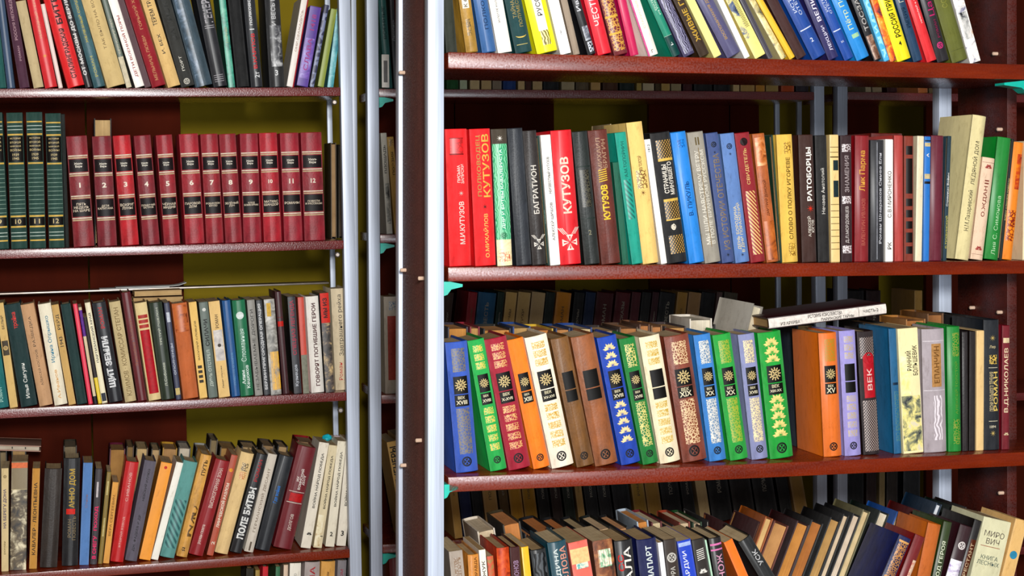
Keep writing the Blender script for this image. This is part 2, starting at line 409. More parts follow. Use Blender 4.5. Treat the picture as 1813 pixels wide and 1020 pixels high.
def lettering(P, h, d, parent):
    if d[0] == 'V':
        _, s, s0, s1, col, frac, c, bold, up = d; vs, fs, r = text_geo(s, bold)
        Ls = (s1 - s0) * h; capw = frac * P.t; mid = (s0 + s1) / 2 * h
        st = Ls / (capw * r)
        if st < .5: capw = Ls / (r * .5)
        if st > 1.7: Ls = capw * r * 1.7
        pts = []
        for X, Y in vs:
            x = P.t * c + (capw / 2 - Y * capw) * (1 if up else -1); z = mid + (X - .5) * Ls * (1 if up else -1)
            pts.append((x, P.y(min(1, max(0, x / P.t))) - .0008, z))
    else:
        _, s, s_, col, wf, bold, hmax = d; vs, fs, r = text_geo(s, bold)
        ww = wf * P.t; hh = ww / r
        if hh > hmax * h: hh = hmax * h; ww = min(ww, hh * r * 1.3)
        if hh < .3 * ww / max(1, s.count('\n') + 1) * .0: pass
        pts = []
        for X, Y in vs:
            x = P.t / 2 + (X - .5) * ww; z = s_ * h + (Y - .5) * hh
            pts.append((x, P.y(min(1, max(0, x / P.t))) - .0008, z))
    return mesh_obj('lettering', pts, fs, ink(col), parent)

rng = random.Random(7)
PG = ['c9a877', 'd6bd92', 'b8925c', 'cfb489', 'bfa070']
BOOKS = []
def b(xl, xr, xt, yt, col, desc, *decor, k='h', st=None, h=None, dep=None, yaw=0.0, pg=None, rev=False, w=0.0):
    return dict(xl=xl, xr=xr, xt=xt, yt=yt, col=col, desc=desc, decor=decor, k=k, st=st, h=h, dep=dep, yaw=yaw, pg=pg, rev=rev, w=w)
def params(unit, e, vs, w, depth):
    jit = rng.uniform(0, .005); w = w + e['w'] + jit; depth -= jit
    ul = unit.u_at(e['xl'], w, vs); ur = unit.u_at(e['xr'], w, vs); ut, vt = unit.px(e['xt'], e['yt'], w)
    al = math.atan2(ut - ul, max(.02, vt - vs))
    t = (ur - ul) / math.cos(al) - .0007
    if al > 0:
        for _ in range(2): al = math.atan2(ut - ul, max(.02, vt - vs - t * math.sin(al)))
    h = math.hypot(ut - ul, vt - vs - (t * math.sin(al) if al > 0 else 0))
    if e['h']: h = e['h']
    t = max(t, .003)
    return dict(e=e, al=al, t=t, h=h, u=ul if al <= 0 else ur - t * math.cos(al), w=w, vs=vs, dep=min(e['dep'] or depth, h * .76))
def rect(p):
    c, s = math.cos(p['al']), math.sin(p['al']); o = Vector((p['u'], p['vs'] + (p['t'] * s if s > 0 else 0)))
    X, Z = Vector((c, -s)), Vector((s, c)); return o, X, Z, [o, o + X * p['t'], o + X * p['t'] + Z * p['h'], o + Z * p['h']]
def penetration(a, b_):
    ra, rb = rect(a), rect(b_); best = 9
    for ax in (ra[1], ra[2], rb[1], rb[2]):
        A = [q.dot(ax) for q in ra[3]]; B = [q.dot(ax) for q in rb[3]]
        best = min(best, min(max(A) - min(B), max(B) - min(A)))
    return best
def settle(ps):
    """shave touching neighbours so that no two books of a row share space"""
    for it in range(14):
        hit = False
        for k in (1, 2):
            for a, b_ in zip(ps, ps[k:]):
                if a['e']['yaw'] or b_['e']['yaw'] or a['w'] - b_['w'] > .1: continue
                p = penetration(a, b_) + .0002
                if p <= .0003: continue
                hit = True; tot = a['t'] + b_['t']; q = min(p, .3 * tot)
                da = q * a['t'] / tot; db = q - da
                if a['al'] > 0: a['u'] -= 0
                a['t'] = max(.0025, a['t'] - da); c = math.cos(b_['al']); b_['u'] += db / max(.5, c); b_['t'] = max(.0025, b_['t'] - db)
        if not hit: break
def make_book(unit, p):
    e, al, t, h, dep, w = p['e'], p['al'], p['t'], p['h'], p['dep'], p['w']
    hard = e['k'] == 'h'; bt = min(.0023, t * .14) if hard else min(.0006, t * .1)
    ee = min(.16 * t, .0055) if hard else .0008
    org = Vector((p['u'], w, p['vs'] + .0004 + (t * math.sin(al) if al > 0 else 0)))
    M = unit.M @ Matrix.Translation(org) @ Matrix.Rotation(e['yaw'], 4, 'Z') @ Matrix.Rotation(al, 4, 'Y')
    return assemble(e, M, t, dep, h, ee, bt, hard)
def assemble(e, M, t, dep, h, ee, bt, hard):
    rev = e['rev']
    xf = (lambda x, y, z: (t - x, dep - y, z)) if rev else (lambda x, y, z: (x, y, z))
    root = empty('hardback_book' if hard else 'paperback_book', M)
    st = e['st'] or ('c' if hard else 'g')
    build_cover('cover', t, dep, h, ee, bt, hard, cover(e['col'], st), root, xf)
    build_pages(t, dep, h, ee, bt, hard, pages(e['pg'] or rng.choice(PG)), root, xf)
    P = Prof(t, ee)
    if not rev:
        for d in e['decor']:
            if d[0] in 'VH': lettering(P, h, d, root)
            elif d[0] == 'P': patch(d[6], P, h, d[1], d[2], d[3], d[4], ink(d[5]), root)
            elif d[0] == 'O': patch('ornament', P, h, d[1], d[2], d[3], d[4], ornament(d[5], d[6], d[7], d[8]), root, .0003)
            elif d[0] == 'I': patch('picture', P, h, d[1], d[2], d[3], d[4], picture(*d[5]), root, .0003)
            elif d[0] == 'E': emblem(P, h, d[1], ink(d[2]), d[3], d[4], d[5], root)
    return root
ORD = ['', 'first', 'second', 'third', 'fourth', 'fifth', 'sixth', 'seventh', 'eighth', 'ninth', 'tenth', 'eleventh', 'twelfth']
def ordinal(n, tot):
    if n <= 12: return ORD[n] + ' from left'
    if tot - n + 1 <= 12: return ORD[tot - n + 1] + ' from right'
    return '%d%s from left' % (n, 'th' if 10 < n % 100 < 14 else {1: 'st', 2: 'nd', 3: 'rd'}.get(n % 10, 'th'))
def row(unit, vs, w, depth, where, entries, rev=False, group=None):
    cnt = {}
    for e in entries: cnt[e['desc']] = cnt.get(e['desc'], 0) + 1
    seen = {}; ps = [params(unit, e, vs, w, depth) for e in entries]; settle(ps)
    for i, e in enumerate(entries):
        if rev: e['rev'] = True
        o = make_book(unit, ps[i])
        d = e['desc']
        if cnt[d] > 1:
            seen[d] = seen.get(d, 0) + 1
            d = '%s, %s of its kind,' % (d, ordinal(seen[d], cnt[d]))
        tag(o, '%s on %s' % (d, where), 'book', group or 'books on ' + where)
        BOOKS.append(o)

GO, WH, BL = 'd9b65a', 'f2ece0', '14120f'
# ---- near right bookcase, second shelf (eye level)
row(R, R.shelf[2], .006, .122, "the right bookcase's second shelf", [
 b(797,836,789,229,'e01f24','thick bright red book with silver author lettering',V('М.И.КУТУЗОВ',.16,.47,'d8d2c8',.24,.62),EM(.53,'c9c2b8',.13,'star',.62),V('ПИСЬМА\nЗАПИСКИ',.60,.74,'d8d2c8',.32,.62),BK(.81,.82,.15,.8,'8a1414'),BK(.93,.935,.15,.8,'8a1414'),OR(.82,.93,.18,.78,'b01818','d41c20','v',150)),
 b(843,880,832,229,'e21f25','bright red book with large gold lettering',V('О.МИХАЙЛОВ',.06,.38,'e0b866',.24,.56),EM(.43,'5a1410',.16,'star',.56),V('ПОЛКОВОДЕЦ',.50,.96,'b08a38',.22,.36),V('КУТУЗОВ',.50,.96,GO,.36,.70)),
 b(881,910,870,229,'4a4032','green and cream book with ornate filigree spine',PI(.0,.19,.03,.97,'d9c8a0','efe0b8','c8a880'),OR(.19,.89,.03,.97,'2f9c68','7fc8a0','w',120),BK(.26,.86,.42,.62,'3fae84'),V('ДНИ И БИТВЫ КАВАЛЕРИСТА',.27,.85,'e8efe6',.2,.52),EM(.22,'35684e',.22,'sun'),EM(.93,WH,.2,'star'),OR(.03,.1,.15,.85,'c86a4a','ead8b0')),
 b(915,943,898,228,'2b3038','plain charcoal leather book with rounded spine',st='l'),
 b(944,969,926,232,'2e2522','dark brown book with white lettering and white medal',V('БАГРАТИОН',.38,.74,'dcd6cc',.42,.56),EM(.155,'dcd6cc',.36,'cross',.56),st='l'),
 b(970,974,951,241,'1d4038','slim dark green book beside a white one',V('НАУКА ПОБЕЖДАТЬ',.15,.6,'8aa898',.4)),
 b(975,993,957,240,'f4f1ea','slim white book with small black lettering',V('АЛЕКСЕЙ ШИШОВ',.19,.48,'3a3430',.34),V('НЕИЗВЕСТНЫЙ КУТУЗОВ',.55,.83,'3a3430',.34),k='p',st='p'),
 b(994,1032,976,232,'d80e24','red book with big cream lettering and cross medal',V('КУТУЗОВ',.38,.80,'e8d2c0',.42,.5,.03),EM(.165,'e6d8cc',.36,'cross',.5),st='g'),
 b(1036,1064,1013,234,'1a2421','black leather book with dark embossed label',OR(.43,.71,.2,.8,'54503f','14100e','v',260),H('2',.24,'8c8870',.2),BK(.34,.35,.05,.95,'2f3a36'),BK(.73,.74,.05,.95,'2f3a36'),st='l'),
 b(1067,1101,1042,232,'6a2c1c','brown book with bold gold lettering and eagle mark',V('КУТУЗОВ',.33,.59,'e6c43c',.36,.5,.04),EM(.66,'e6c43c',.22,'lines'),V('МИХАИЛ\nБРАГИН',.70,.94,'b09078',.5,.55),st='l'),
 b(1103,1116,1085,288,'1c6650','short dark green book beside a teal one'),
 b(1117,1140,1086,236,'17a08c','teal book with embossed lettering and slanting lines',V('А.М.ТОПОРНИН',.66,.93,'0b6a60',.3,.5),OR(.34,.64,.2,.8,'0d6f64','17a08c','d',90)),
 b(1140,1168,1110,218,'e9c87c','tall cream book with brown ornamental title',V('ЛЕВ ТОЛСТОЙ',.65,.76,'6a4a1c',.4),OR(.53,.66,.2,.85,'7a5424','e9c87c','v',180),EM(.5,'7a5424',.2,'star'),st='p'),
 b(1171,1182,1141,248,'f2efe8','thin white paperback beside a black gilded book',V('1812',.9,.96,'444444',.4),k='p'),
 b(1184,1219,1152,237,'1b1a1c','black book with gold lattice panels',OR(.80,.94,.2,.95,'c09a50','1b1714','m',260),OR(.33,.47,.2,.95,'c09a50','1b1714','m',260),OR(.07,.21,.2,.95,'c09a50','1b1714','m',260),BK(.78,.80,.2,.95,GO),BK(.47,.49,.2,.95,GO),BK(.335,.325,.2,.95,GO),V('СТРАНИЦЫ\nМИНУВШЕГО',.52,.77,'e4ddd0',.52,.56,.02),H('6',.275,'d8d0c0',.2),EM(.275,'d8d0c0',.13,'ring')),
 b(1222,1249,1188,236,'1d8ad8','bright azure blue book with dark blue lettering',V('В. ПИКУЛЬ',.36,.62,'0e4c86',.3,.55),OR(.88,.94,.3,.8,'0f5fa6','1d8ad8'),st='g'),
 b(1250,1278,1218,236,'a09a8e','beige-grey book with fine gilt line and lettering',V('МЫ ШЛИ НАВСТРЕЧУ ВЕТРУ',.14,.86,'d8d2c4',.26,.36),V('В ПОЛЕ БРАННОМ РУССКОМ',.14,.86,'d8d2c4',.26,.68),BK(.12,.88,.5,.53,'8a6c2c'),H('II',.93,'6a5a30',.25)),
 b(1280,1302,1250,237,'4a5c8c','slate blue book with rubbed gilt lettering',V('ИЗ ИСТОРИИ ОТЕЧЕСТВА',.1,.84,'8c7c66',.5,.55),EM(.06,'1c2230',.2,'star'),EM(.91,'1c2230',.22,'ring'),EM(.85,'1c2230',.14,'star')),
 b(1304,1329,1276,238,'6788bc','light blue book with pale lettering at its foot',V('ДЕНЬ БОРОДИНА\nВ ДНИ ПОРАЖЕНИЙ',.08,.46,'d6c8a2',.5,.5),EM(.06,'243050',.16,'star'),EM(.9,'243050',.2,'ring'),EM(.84,'243050',.14,'star')),
 b(1331,1357,1302,237,'961f2c','crimson book with gilt diagonal stripes',OR(.06,.55,.2,.85,'d8b878','961f2c','d',110),V('СВИДЕТЕЛЬ',.60,.88,'d8b878',.26,.5),EM(.93,'2a1012',.26,'disc')),
 b(1359,1382,1333,238,'b4642a','worn orange-brown leather book with dark rubbing',PI(.75,.97,.1,.95,'7a3a18','c8783a','e0b080'),V('ДМИТРИЙ ДОНСКОЙ',.36,.64,'6a3414',.3),PI(.02,.32,.1,.95,'6a3414','b4642a','c87838'),st='l'),
 b(1382,1386,1365,239,'143c28','thin dark green spine wedged by a gold book'),
 b(1387,1415,1376,239,'e2bc58','golden yellow book with brown ornamental lettering',V('СЛОВО О ПОЛКУ ИГОРЕВЕ',.18,.82,'6a501c',.26,.6),OR(.85,.94,.4,.85,'8a6420','e2bc58'),OR(.05,.15,.4,.85,'8a6420','e2bc58')),
 b(1422,1448,1415,239,'44261c','dark brown book with large white title and red mark',V('РАТОБОРЦЫ',.48,.90,'f0ece4',.42,.62,.03),V('АЛЕКСЕЙ\nЮГОВ',.2,.36,'d8d0c4',.5,.62),EM(.42,'d8381c',.26,'star',.62)),
 b(1450,1471,1444,240,'1e1c1c','black book with thin white script lettering',V('Нечаев Анатолий',.38,.74,'d8d4cc',.3,.5,0)),
 b(1472,1488,1469,239,'e4c78a','cream book with dark green squares on its spine',BK(.72,.80,.35,.95,'20363a'),BK(.51,.64,.35,.95,'20363a'),BD(.82,.83,'6a5a30'),BD(.86,.865,'6a5a30'),BD(.90,.905,'6a5a30'),BD(.45,.455,'6a5a30'),BD(.40,.405,'6a5a30'),BD(.35,.355,'6a5a30'),BD(.30,.305,'6a5a30'),BD(.25,.255,'6a5a30'),BD(.20,.205,'6a5a30'),BD(.15,.155,'6a5a30'),BD(.1,.105,'6a5a30'),k='p'),
 b(1491,1511,1489,240,'3a2024','plum-brown book with silver scroll ornaments',OR(.87,.93,.1,.9,'d8d0d0','6a5858'),OR(.46,.52,.1,.9,'d8d0d0','6a5858'),OR(.07,.13,.1,.9,'d8d0d0','6a5858'),V('Д.Л.МОРДОВЦЕВ',.15,.44,'c4bcb8',.34),V('ЗНАМЕНИЯ',.55,.84,'a89c9c',.4)),
 b(1514,1539,1515,240,'8c0d1a','glossy crimson book with gold script title',V('Лик Парма',.56,.88,'d8a44c',.5,.5),V('ВАЛЕНТИН ИВАНОВ',.13,.5,'b4685a',.28,.55),st='g'),
 b(1543,1567,1543,248,'2a2a30','black book with white worn spine lettering',V('Роман Шмараков Синее Ели',.14,.9,'c8c8cc',.26,.68),BK(.02,.98,.40,.44,'a8a8b0'),st='g'),
 b(1568,1582,1568,247,'eeeae4','slim white book with thin black lettering',V('С.В.МИРОНЕНКО',.36,.74,'2a2a2a',.5,.5,0),V('РК',.1,.16,'2a2a2a',.5),k='p'),
 b(1585,1601,1584,240,'b2433c','rose red book with rounded plain spine',st='g'),
 b(1602,1619,1602,241,'8a3a26','reddish brown book with black square windows',*[BK(a,c_,.15,.85,'1c0e0a') for a,c_ in ((.06,.12),(.15,.23),(.26,.32),(.35,.41),(.44,.50),(.54,.82),(.85,.92))]),
 b(1620,1632,1624,241,'e2d6b8','cream book beside a blue striped one',k='p'),
 b(1634,1645,1637,242,'2178c2','narrow bright blue book with black bands',BD(.62,.64,'1c1c20'),BD(.66,.70,'c8b890'),BD(.92,.95,'c8b890'),BD(.96,.97,'1c1c20'),V('А',.82,.88,WH,.4),k='p'),
 b(1646,1668,1650,240,'6c1230','glossy dark magenta book with rounded spine',st='g'),
 b(1669,1676,1678,241,'2a4450','dark slate book with white and yellow lettering',V('С.ТИХВИНСКИЙ',.1,.36,'c8c060',.6),V('Страницы Войны',.42,.72,'e0e0dc',.6)),
 b(1692,1716,1724,203,'dccf9e','tallest cream book, tilted, its broad cover turned out',V('Н.М.Лазаревский',.20,.48,'3c3428',.42,.5,0),V('ЛЕДЯНОЙ ДОМ',.52,.82,'3c3428',.42,.5,0),st='p',dep=.115),
 b(1719,1741,1741,278,'e4c8ae','pinkish cream book with red floral marks',EM(.9,'a84a44',.3,'lotus'),EM(.1,'a84a44',.3,'lotus'),V('О.ЖДАН',.42,.72,'8a4a3c',.34),V('II',.74,.78,'8a4a3c',.34),BD(.95,.953,'8a4a3c'),BD(.05,.053,'8a4a3c'),st='p'),
 b(1744,1768,1768,242,'0f8a34','bright green book leaning right with pale script',V('Лия С. Симонова',.04,.52,'b8d8b0',.3,.5,0),st='g'),
 b(1769,1774,1791,246,'232a24','thin dark book with gold lettering, leaning right',V('БОРИС АЛМАЗОВ ПОВЕСТИ',.1,.9,'c8b878',.5)),
 b(1775,1802,1796,250,'e88c14','orange book with dark red engraved figures',OR(.16,.42,.1,.9,'8a2a10','e88c14','v',160),PI(.6,.9,.45,1,'8a1c10','c8501a','e88c14'),st='g'),
 b(1804,1822,1807,250,'e8d6b0','cream book with brown lettering at right frame edge',V('РОДИНА РАТНАЯ',.1,.8,'6a4a20',.3),k='p'),
])
row(R, R.shelf[2], .132, .11, "the right bookcase's second shelf, back row", [
 b(1081,1110,1080,220,'b8a680','tall drab cream book behind the teal one',st='p',rev=True),
 b(1545,1600,1545,236,'6a2018','dark red book behind the slim white one',st='c'),
])
# ---- near right bookcase, third shelf: the century series
def cent(num, gold, base, style='v', plain=False, sh=0.0):
    d = []
    if style == 'l':
        d += [EM(s, gold, .34, 'lotus') for s in (.90, .835, .77)] + [EM(s, gold, .34, 'lotus') for s in (.45, .385, .32, .25, .18)]
    elif style == 's':
        d += [BK(s, s + .05, .25, .75, 'd8b668') for s in ()] 
        for s in (.905, .84, .775, .43, .365, .295, .225, .155): d.append(OR(s, s + .052, .22, .8, gold, base, 'v', 300))
    elif style: d += [OR(.77, .95, .22, .82, gold, base, 'v', 250), OR(.14, .49, .22, .82, gold, base, 'v', 250)]
    d += [BK(.60, .735, .2, .84, '14110e'), BK(.505, .592, .2, .84, '14110e')]
    if not plain: d += [EM(.668, 'd8c28c', .27, 'sun', .52), H('ВЕК', .572, 'd8cfae', .32), H(num, .535, 'e0d8bc', .5, .02, .045)]
    d.append(EM(.082, '1a1a1c', .22, 'ring'))
    return d
row(R, R.shelf[3], .028, .112, "the right bookcase's third shelf", [
 b(809,854,789,608,'3a5eb4','blue century-series volume with tarnished ornament',*cent('XVIII','7c7468','4a5c90'),dep=.11),
 b(865,899,824,605,'22a850','light green century-series volume with gold squares',*cent('XVIII','d8c060','5cb458','s')),
 b(902,943,858,603,'a41a38','crimson century-series volume with gold tracery',*cent('X-XVII','d8ac70','a41a38','s')),
 b(945,975,897,604,'f08418','orange century-series volume without ornament',*cent('XIII','d8a040','f08418','')),
 b(979,1018,930,600,'f2e6d2','cream-white century-series volume with gold squares',*cent('XV-XVI','c8a040','e8d8b4','s')),
 b(1023,1054,976,602,'7c5420','olive-brown century-series volume, worn leather',*cent('','a08040','7c5420','',True),st='l'),
 b(1056,1096,1012,599,'94592c','tan brown century-series volume with blank black label',*cent('','a08040','94592c','',True),st='l'),
 b(1102,1136,1058,600,'1a4cb0','royal blue century-series volume with lotus ornaments',*cent('XVIII','e8d6a4','1a4cb0','l')),
 b(1140,1168,1097,602,'14823a','dark green century-series volume with gold tracery',*cent('XVIII','d8cc80','2c7a3c')),
 b(1171,1207,1133,599,'ecdfc0','ivory century-series volume with faded label',*cent('','c8a850','e4d4a8','s',True)),
 b(1211,1254,1177,598,'83402a','reddish brown century-series volume with gilt tracery',*cent('XIX','e0c49c','8a4c30'),st='l'),
 b(1258,1288,1229,595,'3f86c8','sky blue century-series volume with silver tracery',*cent('XX','d8d4cc','7c94ac')),
 b(1295,1327,1263,595,'27a444','grass green century-series volume with gold panels',*cent('XX','a8b040','5aa040')),
 b(1333,1362,1308,594,'8f93b8','lavender-grey century-series volume with gold tracery',*cent('XVIII','e4d4a8','a49c9c')),
 b(1366,1407,1343,591,'12a03c','wide bright green century-series volume with lotus ornaments',*cent('XIX-XX','e4d488','12a03c','l')),
 b(1461,1493,1451,591,'dc761c','orange century-series volume standing apart, cover turned out',*cent('XV','b48a2c','c88420',''),OR(.77,.95,.25,.85,'b08a2c','c87c20'),st='g'),
 b(1498,1527,1487,587,'a098d0','lilac century-series volume with faded gold ornament',*cent('','b8a890','a8a0c8','s',True)),
 b(1531,1560,1519,588,'2a1a1c','black book with silver net pattern and red medallion',OR(.03,.44,.1,.95,'b8a8a0','2a1416','m',300),OR(.78,.95,.1,.95,'a89890','2a1416','m',300),BK(.46,.80,.22,.9,'b81c2c'),EM(.78,'b81c2c',.34,'disc',.56),V('ВЕК',.52,.7,'e0c0b8',.3,.56)),
 b(1584,1598,1574,583,'216890','petrol blue book with plain cloth cover',BK(.55,.57,.2,.9,'123048'),OR(.1,.5,.3,.9,'4a7880','216890'),dep=.112),
 b(1600,1636,1589,583,'ece0b0','cream book with black lettering over a battle picture',PI(.02,.46,.03,.97,'3c4048','8a8c70','e8dc90','d8d0b8'),PI(.46,.78,.05,.5,'e8dc90','f0e8c4'),V('РАННИЙ\nБОЛЬШЕВИК',.62,.86,'181818',.6,.6,.01),k='p'),
 b(1639,1679,1634,584,'aea4a8','mauve-grey book with tan label and scroll ornament',BK(.53,.88,.36,.8,'b88c58'),V('ЕПАНЧИН',.56,.86,'7a5428',.24,.58),BD(.9,.905,'d8d0d4'),BD(.5,.505,'d8d0d4'),OR(.1,.46,.4,.8,'e4dce0','aea4a8','w',70)),
 b(1681,1704,1678,579,'148a34','emerald green book with faint gilt ornament',OR(.76,.95,.35,.9,'8c9c44','148a34'),OR(.06,.26,.35,.9,'8c9c44','148a34'),V('АЛЕКСЕЙ ТОЛСТОЙ',.3,.72,'6c9c44',.26,.6),st='g'),
 b(1705,1715,1704,588,'2c2426','thin black book with crumpled spine',st='l'),
 b(1716,1727,1717,587,'241a18','thin dark brown book next to cream pages'),
 b(1728,1742,1729,586,'e4c48c','pale wooden-coloured thin book, pages showing',k='p',st='p'),
 b(1744,1772,1743,567,'1f242c','black volume with gilt ornaments and fine lettering',EM(.86,'c8b06c',.2,'star'),H('Лер',.79,'c8b890',.4),OR(.66,.73,.3,.8,'d8b85c','2a2a24'),BK(.63,.635,.25,.85,'c8c0a8'),V('ПЕСНИ БОЛЬШОГО ТЕЧЕНИЯ',.3,.6,'c8b890',.3,.42),V('РОМАН',.3,.6,'e4c870',.3,.7),BK(.22,.225,.25,.85,'c8c0a8'),EM(.13,'c8b06c',.2,'star'),H('1894',.18,'c8c0a8',.4)),
 b(1774,1788,1775,577,'7a1426','maroon book with vertical cream lettering by the panel',V('В.Д.НИКОЛАЕВ',.3,.82,'e4d0b0',.6),BK(.86,.9,.1,.9,'d8c4a0'),EM(.12,'d8c4a0',.35,'lotus')),
])
# its back row, fore-edges to the front
B3 = []
for i,(x0,x1,yt,c,n,p) in enumerate(((794,830,589,'3a3440','dark grey-covered','c9893c'),(833,851,588,'8a2434','dark red-covered','c89858'),(857,906,592,'2c2a26','black-covered thick','cc8c44'),(909,941,588,'2c4c84','blue-covered','c8a060'),(944,981,592,'c8a83c','yellow-edged','cc8038'),(985,1011,591,'24406c','navy-covered','c88c50'),(1014,1050,590,'2c4a86','blue-backed','d8c090'),(1053,1096,594,'3c3432','charcoal-covered','d8b078'),(1098,1131,589,'5c4434','brown-covered','b87c44'),(1133,1152,584,'6c4a34','tan-covered','bc7c44'),(1154,1174,586,'84603c','light brown-covered','c88850'),(1178,1216,588,'4c4040','grey-brown','c89454'),(1222,1262,574,'d8d0c4','white-covered tall','e4dac4'),(1266,1300,584,'3a3430','dark shadowed','b08858'))):
    B3.append(b(x0,x1,x0-1,yt-9,c,n+' book with fore-edge outward',pg=p))
row(R, R.shelf[3], .146, .108, "the right bookcase's third shelf, back row", B3, rev=True)
row(R, R.shelf[3], .146, .108, "the right bookcase's third shelf, behind", [
 b(1412,1445,1411,575,'26384c','dark blue book tucked behind the orange volume',rev=True),
 b(1528,1566,1528,572,'1c2024','black book tucked behind the lilac volume',rev=True),
 b(1605,1640,1604,566,'b07c40','tan-paged book tucked behind the cream picture book',rev=True,pg='c07c3c'),
 b(1643,1672,1642,556,'7c5428','brown book standing tall behind the mauve-grey one',rev=True,pg='9c6430'),
 b(1694,1722,1694,560,'1c1a1c','black book half hidden behind the emerald one',rev=True,pg='a08058')])
